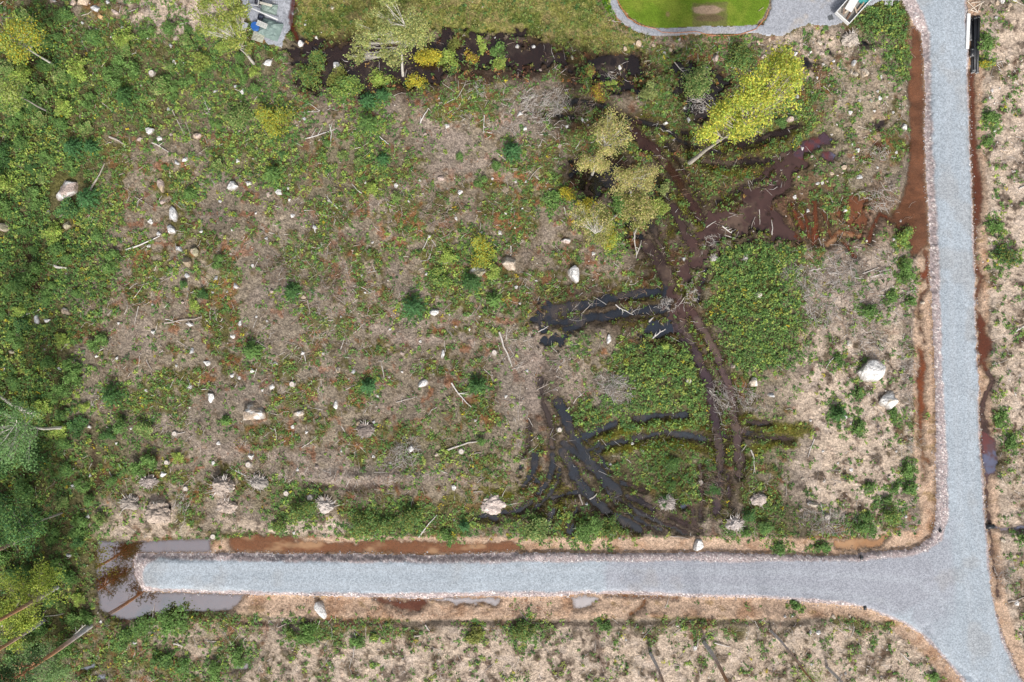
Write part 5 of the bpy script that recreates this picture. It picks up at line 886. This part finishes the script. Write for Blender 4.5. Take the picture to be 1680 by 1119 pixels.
# ------------------------------------------------------------------ logs, branches, stumps, root plates, brush
LOGS = """180,225,207,239,4.5|peeled pale log in the upper left clearing
250,234,278,250,3|thin peeled log below the blocky white boulder
148,312,172,268,4|grey forked dead branch beside the half-bare rock
222,323,252,341,2|whitish thin branch left of the twin grey boulders
208,410,262,387,3.5|bleached branch left of the stone row
270,530,332,520,3|bleached branch lying above a white flat stone
25,524,76,503,2.5|grey branch in the left thicket gap
91,437,112,440,6|short grey log in the left thicket
98,39,116,54,1.5|thin white branch below the top-left rocks
280,178,312,237,1.5|long thin branch in the upper left clearing
305,200,316,246,1.2|thin dry stem right of the long upper left branch
348,196,331,157,1.5|thin branch left of the pale feathery bush
500,228,552,211,2.2|thin branch above the centre-left weeds
541,204,543,240,2.2|upright thin branch crossing another
689,204,703,178,2.6|short grey stick below the yellow swamp bush
620,222,640,238,2|short bleached twig in the upper middle
508,170,523,182,1.8|short green-grey stick left of the swamp-shore spruce
492,184,524,184,1.4|straight twig left of swamp-shore spruce
818,545,840,602,4|longest bleached log, below the black rut pool
741,628,773,668,3|bleached pole right of the square white stone
733,738,793,721,3.6|straight white pole below the centre
626,600,630,622,2|short upright stick in the centre weeds
930,674,958,643,2.4|straight stick left of the fanned ruts
1107,101,1130,125,2.2|bleached pole across the right peat pool
1040,378,1044,424,3|bare dead trunk below the golden birches
1045,418,1053,394,2.6|dead fork beside the bare trunk below the birches
854,187,880,158,3|bleached root left of the brush heap at top
1186,370,1209,385,2.6|stick floating on the muddy rut junction
1190,385,1215,392,2|second stick on the muddy rut junction
1160,372,1176,362,2|short stick in the brown water arm
951,812,956,828,4|short thick pale log in the rut fan
968,820,980,810,3|short stick beside the short pale log in the fan
686,881,717,843,2.5|bare branch on the verge above the orange water
1654,988,1682,978,4|pale log cut by the right edge
47,1012,104,1008,2.4|straight bare branch among the lower left pines
121,1041,146,1021,3|pale stick beside the nearest pine trunk
1172,1054,1197,1061,3|white stick right of the highest bottom pine
286,1055,301,1060,4|short white log below the mirror pond
680,1043,691,1042,4|short pale chunk on the bottom bank
698,1025,705,1035,3|pale stick on the bottom bank
1250,625,1252,625,1|
1385,150,1379,124,1.6|thin stick near the cream slabs
1328,444,1360,440,2.6|curved bleached branch at the upper twig field
1360,449,1384,450,3|straight bleached branch in the upper twig field
1300,462,1268,420,2|long branch between thicket and twig field
1247,343,1248,368,1.6|upright dead stem in the brown water
1268,385,1267,360,2.6|pale stick standing by the red water arm
1240,355,1232,380,1.6|thin twig in the brown water
1100,880,1130,884,2|dark stick above the clay verge
880,545,900,535,2|thin stick on the black rut pool's lower shore
954,515,973,497,2|stick crossing the black rut pool
1070,555,1093,540,3|stick lying on the blue rut pool
1065,528,1072,521,4|short pale chunk beside the blue rut pool
1010,500,1040,516,2|thin branch over the black rut pool
1165,640,1196,668,3|bleached branch on the stick heap between ruts
1195,665,1182,690,2|short branch below the stick heap between ruts
1232,738,1238,775,3|upright pale log right of the right rut
1225,730,1218,742,2.4|short stick at the right rut's edge
1335,720,1325,750,2|thin white branch low on the bare sand
1290,815,1290,795,2|upright dead stick near the sand strip's left edge
1350,850,1346,826,3|dead stick standing in the grey twig corner
1362,830,1356,868,2|forked dead stick in the grey twig corner
870,940,870,940,1|
1670,310,1690,300,3|bleached branch at the right edge of the sand
1665,545,1690,530,3|white branch at the right edge by red stream
850,690,856,625,1.6|long thin dry stem beside the rut strip
880,640,905,628,1.8|thin stick across the mud strip
560,700,600,742,1.4|thin twig in the centre-left litter
515,370,518,382,3|short white chunk left of centre
830,290,835,310,1.4|thin twig at the brush edge
495,735,520,716,1.4|thin bent twig right of the flat brown boulder
450,700,455,725,1.8|forked twig right of the flat brown boulder
880,290,905,315,1.8|thin dead stem left of the golden birches
925,340,928,352,2|dead stem below the golden-yellow bush
650,660,690,650,1.3|thin horizontal twig in the centre
565,640,585,630,1.6|short brown stick in orange dead fern
240,590,250,607,2.4|short stick in the left clearing
100,575,112,560,1.6|short thin stick in the left thicket
68,594,82,620,1.6|thin dry stem in the left thicket
268,455,225,470,1.6|thin grey branch below the stone row
340,438,360,424,1.4|thin pale twig right of the mossy pair
305,440,240,475,1|long thin stem below the stone row
175,700,190,708,3|short bleached root in the left weeds""".split('\n')
def log(x1, y1, x2, y2, w_, label, col=None):
    A = np.array(P(x1, y1, 0)); B = np.array(P(x2, y2, 0)); L = np.linalg.norm(B-A); r = max(.022, w_/S/2*.85); root = empty('dead_branch', (A[0], A[1], hz(x1, y1)+r*.8))
    col = col if col is not None else np.array(TW[random.choice([0, 3, 0, 1])])*.92; k = 6; side = np.array([-(B-A)[1], (B-A)[0], 0])/max(L, .01); pts = []; bend = random.uniform(-.05, .05)*L
    z1 = hz(x2, y2)-hz(x1, y1)
    for i in range(k):
        t = i/(k-1); pts.append((B-A)*t+side*(math.sin(t*3.14)*bend+random.uniform(-.02, .02)*L)+np.array([0, 0, z1*t+.05*math.sin(t*3.14)]))
    b = MB(); b.tube(pts, [r*(1-.55*i/(k-1)) for i in range(k)], col, 6)
    b.build('stem', M_wood, root)
    if w_ < 3.5 and L > 1.7:
        t_ = MB()
        for i in range(random.randint(1, 3)):
            q = pts[random.randint(1, k-2)]; a = math.atan2((B-A)[1], (B-A)[0])+random.choice([-1, 1])*random.uniform(.4, 1.1); l2 = L*random.uniform(.12, .35); e = q+np.array([math.cos(a)*l2, math.sin(a)*l2, random.uniform(0, .15)]); t_.tube([q, (q+e)/2+np.array([0, 0, .03]), e], [r*.5, r*.35, .008], col, 5, False)
        t_.build('side_twig', M_wood, root)
    return tag(root, label, 'dead branch', 'dead branches and poles on the ground')
for l in LOGS:
    a, lab = l.split('|')
    if lab: used_labels.add(lab); log(*map(float, a.split(',')), lab)
rr2 = random.Random(9); cnt = 0
while cnt < 110:
    x, y = rr2.uniform(130, 1500), rr2.uniform(120, 1110)
    if rr2.random() > float(sample(dt, x, y)) or sample(wet, x, y) > .5: continue
    a = rr2.uniform(0, 6.28); L = rr2.uniform(10, 34); cnt += 1; log(x, y, x+L*math.cos(a), y+L*math.sin(a), rr2.uniform(1.1, 2.0), place_label('thin bleached', 'branch', x, y))
def root_plate(x, y, r, h, label, tone=(.5,.37,.27), spikes=26, ang=None):
    root = empty('root_plate', P(x, y, hz(x, y))); V, F = ICO[4]; V = V.copy(); sd = int(x+y); V *= (1+.35*n3d(V, .7, sd)+.22*n3d(V, .28, sd+1)+.035*rng.normal(size=len(V)))[:, None]; V[:, 2] = np.maximum(V[:, 2], -.1); V *= np.array([r, r*.85, h])
    tone = np.array(tone)*.6+np.array(tone).mean()*.4; c = tone*(1+.35*n3d(V, .3, sd+2))[:, None]*(.85+.3*rng.random((len(V), 1))); mesh_np('soil', V, F, M_dirt, c, root); b = MB()
    for i in range(spikes):
        a = rng.uniform(0, 6.28) if ang is None else rng.normal(ang, .9); e = rng.uniform(0, .9); p0 = np.array([math.cos(a)*r*.5, math.sin(a)*r*.45, h*.5]); L = r*rng.uniform(.4, .95)
        p1 = p0+np.array([math.cos(a)*L, math.sin(a)*L, e*L*.5]); b.tube([p0, (p0+p1)/2+rng.normal(0, .06, 3), p1+rng.normal(0, .08, 3)], [.045, .03, .008], TW[rng.integers(0, 4)], 5, False)
    b.build('root_tangle', M_wood, root); return tag(root, label, 'root plate', 'overturned root plates and soil heaps')
for x, y, r, h, lab, tn, sp, an in ((265,838,20,.8,'tan soil heap in the bottom-left root row',(.52,.38,.27),10,None),(216,825,15,.6,'small root plate left of the tan soil heap',(.4,.32,.25),30,None),(368,797,19,.9,'tall root plate with pale roots, upper left of junction row',(.48,.36,.27),40,None),(374,828,16,.6,'tan soil heap below the tall root plate',(.55,.4,.29),14,None),(425,790,15,.7,'grey root plate right of the tall root plate',(.4,.34,.28),40,None),(535,828,15,.9,'pale root plate fanned like a hand',(.6,.5,.42),60,2.3),(808,827,20,.5,'pinkish soil clod at the left of the rut fan',(.6,.46,.38),6,None),(1205,858,14,.6,'pale tangled root mass beside the right rut end',(.58,.48,.42),60,None),(1095,825,13,.5,'pale roots beside the lower rut pool',(.52,.42,.34),44,None),(600,705,14,.5,'brown root clump in the centre-left litter',(.27,.2,.16),30,None),(245,790,14,.5,'reddish-grey root clump above the soil heap row',(.36,.28,.24),34,None),(1245,820,12,.4,'tan soil clod right of the right rut',(.56,.43,.35),10,None),(1395,65,14,.5,'sandy soil clod near the trailer',(.52,.42,.32),16,None),(1170,110,1,.1,'',(0,0,0),1,None),(775,35,1,.1,'',(0,0,0),1,None),(1222,425,5,.3,'star-shaped bleached stump in the tall shrub thicket',(.5,.46,.42),14,None),(1171,424,6,.3,'star-shaped bleached stump left of the tall thicket',(.5,.46,.42),18,None),(1415,38,1,.1,'',(0,0,0),1,None)):
    if lab: used_labels.add(lab); root_plate(x, y, r/S, h, lab, tn, sp, an)
def brush(x, y, r, label, n=170, tone=0, h=.55):
    a = rng.random(n)*6.28; rad = np.sqrt(rng.random(n))*r*(1+.35*np.sin(2*a+x)+.2*np.sin(3*a+y)); B = P(x, y, hz(x, y)); z = h*np.maximum(1-(rad/r)**2, 0)*rng.random(n)+.05; main = rng.uniform(0, 3)
    c = TW[rng.choice([0, 1, 3, 3, 2] if not tone else [2, 4, 5, 1], n)]*(1+(rng.random((n, 1))-.5)*.3)
    V, F, cc = twigs(rad*np.cos(a), rad*np.sin(a), z, rng.uniform(.25, .8, n)*r, rng.uniform(.008, .022, n), main+rng.normal(0, .9, n), c*.85, .15)
    o = mesh_np('brush_heap', V, F, M_wood, cc); o.location = B; used_labels.add(label); return tag(o, label, 'brush heap', 'heaps of dead brush')
for q in ((1008,634,26,'oval heap of grey-pink twigs in the low lush thicket',420),(660,745,28,'twig heap under the bright white flat stone',300),(905,172,26,'silvery twig heap left of the peat pool',300),(870,165,20,'grey twig heap beside the bleached root',160),(1165,790,24,'reddish twig heap left of the left rut',240),(1185,655,22,'bleached stick heap between the twin ruts',170),(1228,655,22,'bleached stick heap right of the right rut',150),(1095,500,14,'beige stick heap at the muddy crossing',130),(1170,395,14,'spiky twigs by the muddy water arm',80),(1135,480,12,'grey twigs between the rut crossing arms',90),(1380,450,34,'wide mat of grey branches in the twig field',240),(1330,470,26,'grey branch mat right of the tall thicket',190),(1430,560,30,'grey branch mat near small cream boulder',160),(1340,515,26,'lower grey branch mat of the twig field',160),(1440,325,26,'bleached branch tangle by the ditch pond',120),(1300,445,20,'bleached branch tangle below the red ruts',110),(785,148,16,'feathery grey dead branch near the swamp',70),(765,195,12,'grey twigs below the feathery dead branch',50),(460,440,26,'brown twig heap left of the lone dark spruce',120),(545,470,24,'thin brown twig heap right of the lone spruce',110),(720,365,28,'rusty twig heap in the upper middle',170),(1360,850,30,'grey branch tangle at the bottom sand corner',170),(1325,845,18,'grey twigs left of the bottom sand corner tangle',90),(600,805,30,'dark twig heap along the shaded bank',120),(300,830,20,'grey twigs between two soil heaps',100),(1145,170,20,'grey twigs in the right peat pool',120),(1000,125,14,'white sticks beside the orange bush',50),(155,290,12,'bleached sticks beside the half-bare rock',34),(960,180,22,'dark twigs on the swamp tail',110),(1440,250,16,'pale twig heap near the ditch pond',70),(1295,110,1,'',1),(1650,940,24,'grey twigs right of the road junction',110),(160,655,14,'grey twigs at the trench end',70),(1490,730,18,'grey roots along the clay channel',80),(1492,600,14,'grey twigs along the upper clay channel',70)):
    if q[3] and q[4] > 40: brush(q[0], q[1], q[2]/S, q[3], q[4], 1 if 'brown' in q[3] or 'rusty' in q[3] or 'dark' in q[3] or 'reddish' in q[3] else 0)
def stump(x, y, r, label):
    root = empty('tree_stump', P(x, y, hz(x, y))); b = MB(); s = 14; V = []; 
    for z, k in ((-.1, 1.5), (.05, 1.2), (.22, 1.0), (.27, .93)):
        V += [(math.cos(6.283*i/s)*r*k*(1+.1*math.sin(i*2.3)), math.sin(6.283*i/s)*r*k*(1+.1*math.sin(i*2.3)), z) for i in range(s)]
    b.add(V, [[j*s+i, j*s+(i+1) % s, (j+1)*s+(i+1) % s, (j+1)*s+i] for j in range(3) for i in range(s)], (.38,.34,.3)); b.build('bark', M_bark, root)
    t = MB(); W = []
    for k, zz_ in ((.92, .272), (.6, .276), (.3, .279)): W += [(math.cos(6.283*i/s)*r*k, math.sin(6.283*i/s)*r*k, zz_) for i in range(s)]
    W.append((0, 0, .28)); t.add(W, [[j*s+i, j*s+(i+1) % s, (j+1)*s+(i+1) % s, (j+1)*s+i] for j in range(2) for i in range(s)], (.62,.56,.5)); t.add(W, [[2*s+i, 2*s+(i+1) % s, 3*s] for i in range(s)], (.5,.42,.34)); t.build('cut_face', M_wood, root)
    used_labels.add(label); return tag(root, label, 'tree stump', 'sawn tree stumps')
for x, y in ((288,711),(275,758),(306,801),(408,762),(480,630),(470,809),(509,816),(811,578),(806,578),(1129,625),(1150,792),(918,718),(918,705),(1243,484),(446,198),(500,195),(249,120),(1356,848),(350,880),(757,740)):
    if (x, y) in ((806,578),(918,718),(500,195)): continue
    stump(x, y, random.uniform(3.6, 5)/S, place_label('grey sawn', 'stump', x, y))

# ------------------------------------------------------------------ man-made things
W8 = (.78,.78,.76)
def pipe(x0, y0, y1, r, label, x1=None, collar=(), z=0):
    x1 = x0 if x1 is None else x1; A = np.array(P(x0, y0)); B = np.array(P(x1, y1)); root = empty('plastic_pipe', (A[0], A[1], hz(x0, (y0+y1)/2)+.0+r+z)); d = B-A; b = MB(); s = 16; L = np.linalg.norm(d); u = d/L; side = np.array([-u[1], u[0], 0]); up = np.array([0, 0, 1.])
    def ring(t, rr): return [u*t+side*rr*math.cos(6.283*i/s)+up*rr*math.sin(6.283*i/s) for i in range(s)]
    V = ring(0, r*.86)+ring(0, r)+ring(L, r)+ring(L, r*.86)+ring(L-.4, r*.86)+ring(.4, r*.86); F = [[j*s+i, j*s+(i+1) % s, ((j+1) % 6)*s+(i+1) % s, ((j+1) % 6)*s+i] for j in range(6) for i in range(s)]
    b.add(V, F, (.022,.024,.028)); b.build('barrel', M_plastic, root, True)
    m = MB(); q = ring(.0, r*1.1)+ring(.22, r*1.1)+ring(.22, r*1.0)+ring(0, r*.98); m.add(q, [[j*s+i, j*s+(i+1) % s, ((j+1) % 4)*s+(i+1) % s, ((j+1) % 4)*s+i] for j in range(4) for i in range(s)], (.03,.032,.036)); m.build('socket', M_plastic, root, True)
    m = MB(); q = ring(L-.015, r*1.02)+ring(L+.02, r*1.02)+ring(L+.02, r*.84)+ring(L-.015, r*.84); m.add(q, [[j*s+i, j*s+(i+1) % s, ((j+1) % 4)*s+(i+1) % s, ((j+1) % 4)*s+i] for j in range(4) for i in range(s)], (.5,.5,.5)); m.build('end_ring', M_plain, root)
    return tag(root, label, 'pipe', 'black drainage pipes stacked by the road')
pipe(1592.2,28,66,.14,'short black pipe leftmost, upper, beside the white channel',z=.05); pipe(1594.2,80,93,.2,'shortest thick black pipe with a collar at the left of the stack',z=.1)
pipe(1596.3,30,119,.12,'long thin black pipe next to the short left ones'); pipe(1599.3,26,118,.13,'long black pipe in the middle of the stack',x1=1598.5); pipe(1602.0,27,117,.14,'long black pipe second from the stack\'s right side',x1=1601.4); pipe(1605.2,27,120,.16,'thickest long black pipe at the stack\'s right side',x1=1602.8)
pipe(1597.8,29,116,.11,'thin black pipe resting on top of the stack',z=.26)
r_ = empty('white_channel', P(1585.5, 53, .3)); b = MB(); b.box((0, 0, 0), (.34, 3.62, .06), (.80,.80,.78), rz=-.045); b.build('cover', M_plain, r_); b = MB()
b.box((-.16, 0, -.08), (.03, 3.6, .14), (.6,.6,.6), rz=-.045); b.box((.16, 0, -.08), (.03, 3.6, .14), (.6,.6,.6), rz=-.045); b.build('side_rail', M_plain, r_); tag(r_, 'long white plastic channel lying left of the black pipes', 'channel')
r_ = empty('wooden_trestle', P(1597, 12, hz(1610, 12)+.45)); Tn = (.62,.55,.46)
for nm, a, bb in (('rail', (-1.0, .35, 0), (.2, 1.25, 0)), ('rail', (-.6, -.45, 0), (.75, .35, 0)), ('strut', (-.6, -.45, -.1), (.3, -.6, -.35)), ('strut', (.75, .4, -.1), (-.35, .35, -.3)), ('leg', (-.5, -.4, -.05), (-.7, -.7, -.7)), ('leg', (.6, .3, -.05), (.35, -.75, -.7)), ('leg', (-.2, 1.0, -.05), (.75, .7, -.7)), ('brace', (-.75, .4, -.2), (.4, -.6, -.4))):
    b = MB(); b.tube([a, bb], .045, Tn, 4); b.build(nm, M_wood, r_)
tag(r_, 'light wooden trestle frame above the pipe stack', 'trestle')
# culvert ends
def culvert(x, y, r, L, rz, label):
    root = empty('culvert_pipe', P(x, y, hz(x, y)+r*.9), rz); b = MB(); s = 14; V = []
    for t, k in ((-L/2, 1), (L/2, 1), (L/2, .85), (-L/2, .85)): V += [(t, math.cos(6.283*i/s)*r*k, math.sin(6.283*i/s)*r*k) for i in range(s)]
    b.add(V, [[j*s+i, j*s+(i+1) % s, ((j+1) % 4)*s+(i+1) % s, ((j+1) % 4)*s+i] for j in range(4) for i in range(s)], (.025,.03,.035)); b.build('barrel', M_plastic, root, True)
    m = MB(); V = []
    for t, k in ((L/2-.06, 1.06), (L/2+.01, 1.06), (L/2+.01, .9), (L/2-.06, .9)): V += [(t, math.cos(6.283*i/s)*r*k, math.sin(6.283*i/s)*r*k) for i in range(s)]
    m.add(V, [[j*s+i, j*s+(i+1) % s, ((j+1) % 4)*s+(i+1) % s, ((j+1) % 4)*s+i] for j in range(4) for i in range(s)], (.04,.045,.05)); m.build('rim', M_plastic, root, True); return tag(root, label, 'culvert pipe', 'black culvert pipe ends')
culvert(1624, 864, .24, .8, 0.05, 'widest black culvert end sticking out right of the road'); culvert(1412, 914, .15, .36, 1.5, 'small black pipe end on the junction\'s upper shoulder'); culvert(1419, 997, .15, .36, 1.6, 'small black pipe end on the junction\'s lower shoulder'); culvert(1540, 870, .12, .3, 1.2, 'tiny black pipe end at the inner road bend')
# trailer with load
r_ = empty('trailer', P(1398, 11, .16), math.radians(48)); L_, W_ = 4.2, 1.75
b = MB(); b.box((0, 0, .5), (L_-.1, W_-.1, .08), (.3,.28,.25)); b.build('bed', M_plain, r_)
for nm, c, d in (('side_board', (0, W_/2, .72), (L_, .09, .48)), ('side_board', (0, -W_/2, .72), (L_, .09, .48)), ('tail_board', (-L_/2, 0, .72), (.09, W_+.09, .48)), ('front_board', (L_/2, 0, .72), (.09, W_+.09, .48))):
    b = MB(); b.box(c, d, (.8,.8,.79)); b.build(nm, M_plain, r_)
for y_ in (-1, 1):
    w_ = empty('wheel', (0, 0, 0)); bpy.data.objects.remove(w_); b = MB(); s = 18; V = []
    for t, k in ((-.09, .25), (-.09, .33), (.09, .33), (.09, .25)): V += [(math.cos(6.283*i/s)*k, t, math.sin(6.283*i/s)*k) for i in range(s)]
    b.add(np.array(V)+np.array([-.2, y_*(W_/2-.16), .2]), [[j*s+i, j*s+(i+1) % s, ((j+1) % 4)*s+(i+1) % s, ((j+1) % 4)*s+i] for j in range(4) for i in range(s)], (.02,.02,.02)); wo = b.build('wheel', M_plastic, r_, True)
    b = MB(); b.tube([(-.2, y_*(W_/2-.16)-.05, .2), (-.2, y_*(W_/2-.16)+.05, .2)], .24, (.5,.5,.5), 14); b.build('rim', M_plain, wo)
b = MB(); b.tube([(L_/2, .4, .45), (L_/2+1.3, 0, .42)], .04, (.4,.4,.4)); b.tube([(L_/2, -.4, .45), (L_/2+1.3, 0, .42)], .04, (.4,.4,.4)); b.build('drawbar', M_plain, r_)
tag(r_, 'white-sided trailer filled with rubbish standing at the gravel yard edge', 'trailer')
cz = math.cos(math.radians(48)); sz_ = math.sin(math.radians(48)); tr0 = np.array(P(1398, 11, .16))
def ontr(u, v, z): return (tr0[0]+u*cz-v*sz_, tr0[1]+u*sz_+v*cz, tr0[2]+z)
def single(name, builder, mat, loc, rz, label, cat, group=None):
    b = MB(); builder(b); o = b.build(name, mat); o.location = loc; o.rotation_euler = (0, 0, rz); return tag(o, label, cat, group)
single('white_board', lambda b: b.box((0, 0, 0), (2.0, .8, .07), (.74,.74,.72)), M_plain, ontr(-.2, .3, .86), math.radians(60), 'white board lying on top of the trailer load', 'board')
def crumple(b, rx, ry, h, colr, seed, folds=.5):
    n = 34; u, v = np.meshgrid(np.linspace(-1, 1, n), np.linspace(-1, 1, n)); e = np.clip(1-np.maximum(abs(u), abs(v))**4, 0, 1)
    z = h*e*(.75+.25*vnoise(u*10, v*10, 5, seed))+.07*folds*vnoise(u*10, v*10, 2.2, seed+1)
    V = np.stack([(u+.05*vnoise(u*9, v*9, 4, seed+2))*rx, (v+.05*vnoise(u*9, v*9, 4, seed+3))*ry, z], 2).reshape(-1, 3); i = np.arange(n*n).reshape(n, n)
    F = np.stack([i[:-1, :-1].ravel(), i[:-1, 1:].ravel(), i[1:, 1:].ravel(), i[1:, :-1].ravel()], 1); b.add(V, F, np.array(colr)*(1+.12*vnoise(V[:, 0]*10, V[:, 1]*10, 3, seed+4))[:, None])
single('tarpaulin', lambda b: crumple(b, .55, .6, .3, (.05,.30,.28), 5, 2), M_plain, ontr(.9, -.35, .62), .8, 'teal tarpaulin bundled in the trailer', 'tarpaulin')
single('plastic_sheet', lambda b: crumple(b, .5, .35, .25, (.4,.62,.72), 9, 2), M_plain, ontr(1.4, .35, .62), 1.4, 'light blue plastic sheet at the front of the trailer', 'plastic sheet')
for k, (u, v, l, a, lab) in enumerate(((-1.2, -.3, 1.2, .2, 'dark brown plank lowest in the trailer'), (-1.0, .1, 1.1, -.1, 'pale plank beside the brown one in the trailer'), (.2, -.6, 1.4, .05, 'long wooden plank along the trailer side'), (-.6, -.5, .9, 1.1, 'short cross plank in the trailer'), (-1.5, .35, .7, .6, 'stubby brown plank in the trailer corner'))):
    single('plank', lambda b: b.box((0, 0, 0), (l, .16, .07), [(.2,.12,.08), (.6,.5,.38), (.45,.34,.24), (.5,.4,.3), (.28,.2,.15)][k]), M_wood, ontr(u, v, .64+.05*k), math.radians(48)+a, lab, 'plank', 'scrap wood in the trailer')
single('rubber_mat', lambda b: [b.box((0, i*.085-.21, .01), (.5, .07, .03), (.12,.13,.14)) for i in range(6)], M_plastic, P(1362, 30, .13), .3, 'small dark grey ribbed mat on gravel left of the trailer', 'mat')
r_ = empty('slatted_pallet', P(1458, 1, hz(1458, 4)+.1), -.12)
for i in range(6): b = MB(); b.box((i*.14-.35, 0, .1), (.09, 1.0, .03), (.62,.62,.62)); b.build('slat', M_plain, r_)
for y_ in (-.4, .4): b = MB(); b.box((0, y_, .04), (.85, .08, .08), (.5,.5,.5)); b.build('bearer', M_plain, r_)
tag(r_, 'pale grey slatted pallet at the top edge on green weeds', 'pallet')
# material yard, top left
Y0 = lambda x, y, z=.12: P(x, y, z)
single('tarp_cover', lambda b: crumple(b, 1.15, .95, .75, (.20,.27,.25), 21, 1), M_plain, Y0(444, 49), -.35, 'grey-green tarpaulin thrown over a material pile', 'tarpaulin')
single('tarp_cover', lambda b: crumple(b, .85, .55, .5, (.26,.33,.29), 27, 1), M_plain, Y0(442, 15), -.2, 'smaller pale green tarpaulin near the top edge of the yard', 'tarpaulin')
def pack(x, y, w_, l, n, colr, rz, label, z=.2):
    root = empty('timber_pack', Y0(x, y, z), rz)
    for i in range(n): b = MB(); b.box((0, (i-(n-1)/2)*w_/n, .06), (l, w_/n*.72, .09), np.array(colr)*random.uniform(.85, 1.1)); b.build('lath', M_wood, root)
    for e in (-.35, .35): b = MB(); b.box((e*l, 0, -.03), (.08, w_, .08), (.3,.25,.2)); b.build('bearer', M_wood, root)
    return tag(root, label, 'timber pack')
pack(435, 47, .55, 1.1, 5, (.62,.62,.58), -.4, 'small pack of pale laths on the grey-green tarpaulin', 1.0); pack(440, 12, .25, 1.3, 2, (.7,.66,.56), -.25, 'two pale laths on the smaller tarpaulin', .72); pack(425, 62, .95, 1.2, 7, (.5,.5,.4), -.3, 'stack of greenish slats below the blue drum'); pack(403, 45, .5, .8, 5, (.5,.52,.54), 1.2, 'small grey slat stack left of the blue drum')
def drum(b):
    s = 24; V = []
    for z, k in ((0, .95), (.02, 1), (.28, 1), (.3, 1.03), (.33, 1), (.6, 1), (.62, 1.03), (.65, 1), (.86, 1), (.9, .96), (.9, .88), (.87, .86), (.87, .01)): V += [(math.cos(6.283*i/s)*.43*k, math.sin(6.283*i/s)*.43*k, z*.5) for i in range(s)]
    b.add(V, [[j*s+i, j*s+(i+1) % s, (j+1)*s+(i+1) % s, (j+1)*s+i] for j in range(12) for i in range(s)], (.03,.13,.42))
single('plastic_drum', drum, M_plastic, Y0(421, 46), 0, 'round blue plastic drum left of the grey-green tarpaulin', 'drum')
single('white_beam', lambda b: (b.box((0, 0, 0), (2.9, .12, .12), W8), b.box((-1.44, 0, -.02), (.05, .16, .16), (.5,.5,.5))), M_plain, Y0(438, 28, .75), -.42, 'long white beam laid diagonally over the material pile', 'beam')
def crate(b, d=(.55, .5, .4), c_=(.03,.035,.05)):
    b.box((0, 0, .03), (d[0], d[1], .05), c_)
    for sx in (-1, 1): b.box((sx*(d[0]/2-.02), 0, d[2]/2), (.04, d[1], d[2]), c_); b.box((0, sx*(d[1]/2-.02), d[2]/2), (d[0]-.1, .04, d[2]), c_)
    b.box((0, 0, d[2]*.8), (d[0]*.7, d[1]*.7, .06), np.array(c_)*2.2)
single('plastic_crate', crate, M_plastic, Y0(430, 31), -.3, 'black plastic crate between white beam and blue drum', 'crate')
single('plastic_crate', lambda b: crate(b, (.6, .6, .3), (.04,.04,.05)), M_plastic, Y0(425, 4), -.3, 'dark crate at the top edge of the yard', 'crate')
r_ = empty('metal_frame', Y0(418, 5, .5), -.15)
for c_, d_ in (((0, .4, 0), (1.1, .07, .07)), ((0, -.4, 0), (1.1, .07, .07)), ((-.55, 0, 0), (.07, .8, .07)), ((.55, 0, 0), (.07, .8, .07))): b = MB(); b.box(c_, d_, W8); b.build('rail', M_plain, r_)
for sx in (-.5, .5):
    for sy in (-.35, .35): b = MB(); b.box((sx, sy, -.2), (.05, .05, .36), (.5,.5,.5)); b.build('leg', M_plain, r_)
tag(r_, 'white open metal frame at the top edge of the yard', 'frame')
# orange cord along the gravel path
def cord(b):
    pts = [(1005,-20),(1015,8),(1030,30),(1050,42),(1075,48),(1085,54),(1110,55),(1140,53),(1160,58),(1190,59),(1215,57),(1240,48),(1256,30),(1264,8)]
    q = []
    for i in range(len(pts)-1):
        for t in (0, .33, .66): q.append((pts[i][0]*(1-t)+pts[i+1][0]*t+random.uniform(-.6, .6), pts[i][1]*(1-t)+pts[i+1][1]*t+random.uniform(-.6, .6)))
    b.tube([P(a, c, max(hz(a, c), .1)+.05) for a, c in q], .028, (.62,.22,.08), 5)
b = MB(); cord(b); o = b.build('orange_cord', M_plastic); tag(o, 'thin orange cord following the curved gravel path beside the lawn', 'cord')
o = single('stick', lambda b: b.tube([(-.3, 0, .03), (.3, .1, .06)], .03, (.5,.42,.3), 5), M_wood, P(1248, 17, .14), .5, 'short stick lying on the right end of the lawn', 'stick')
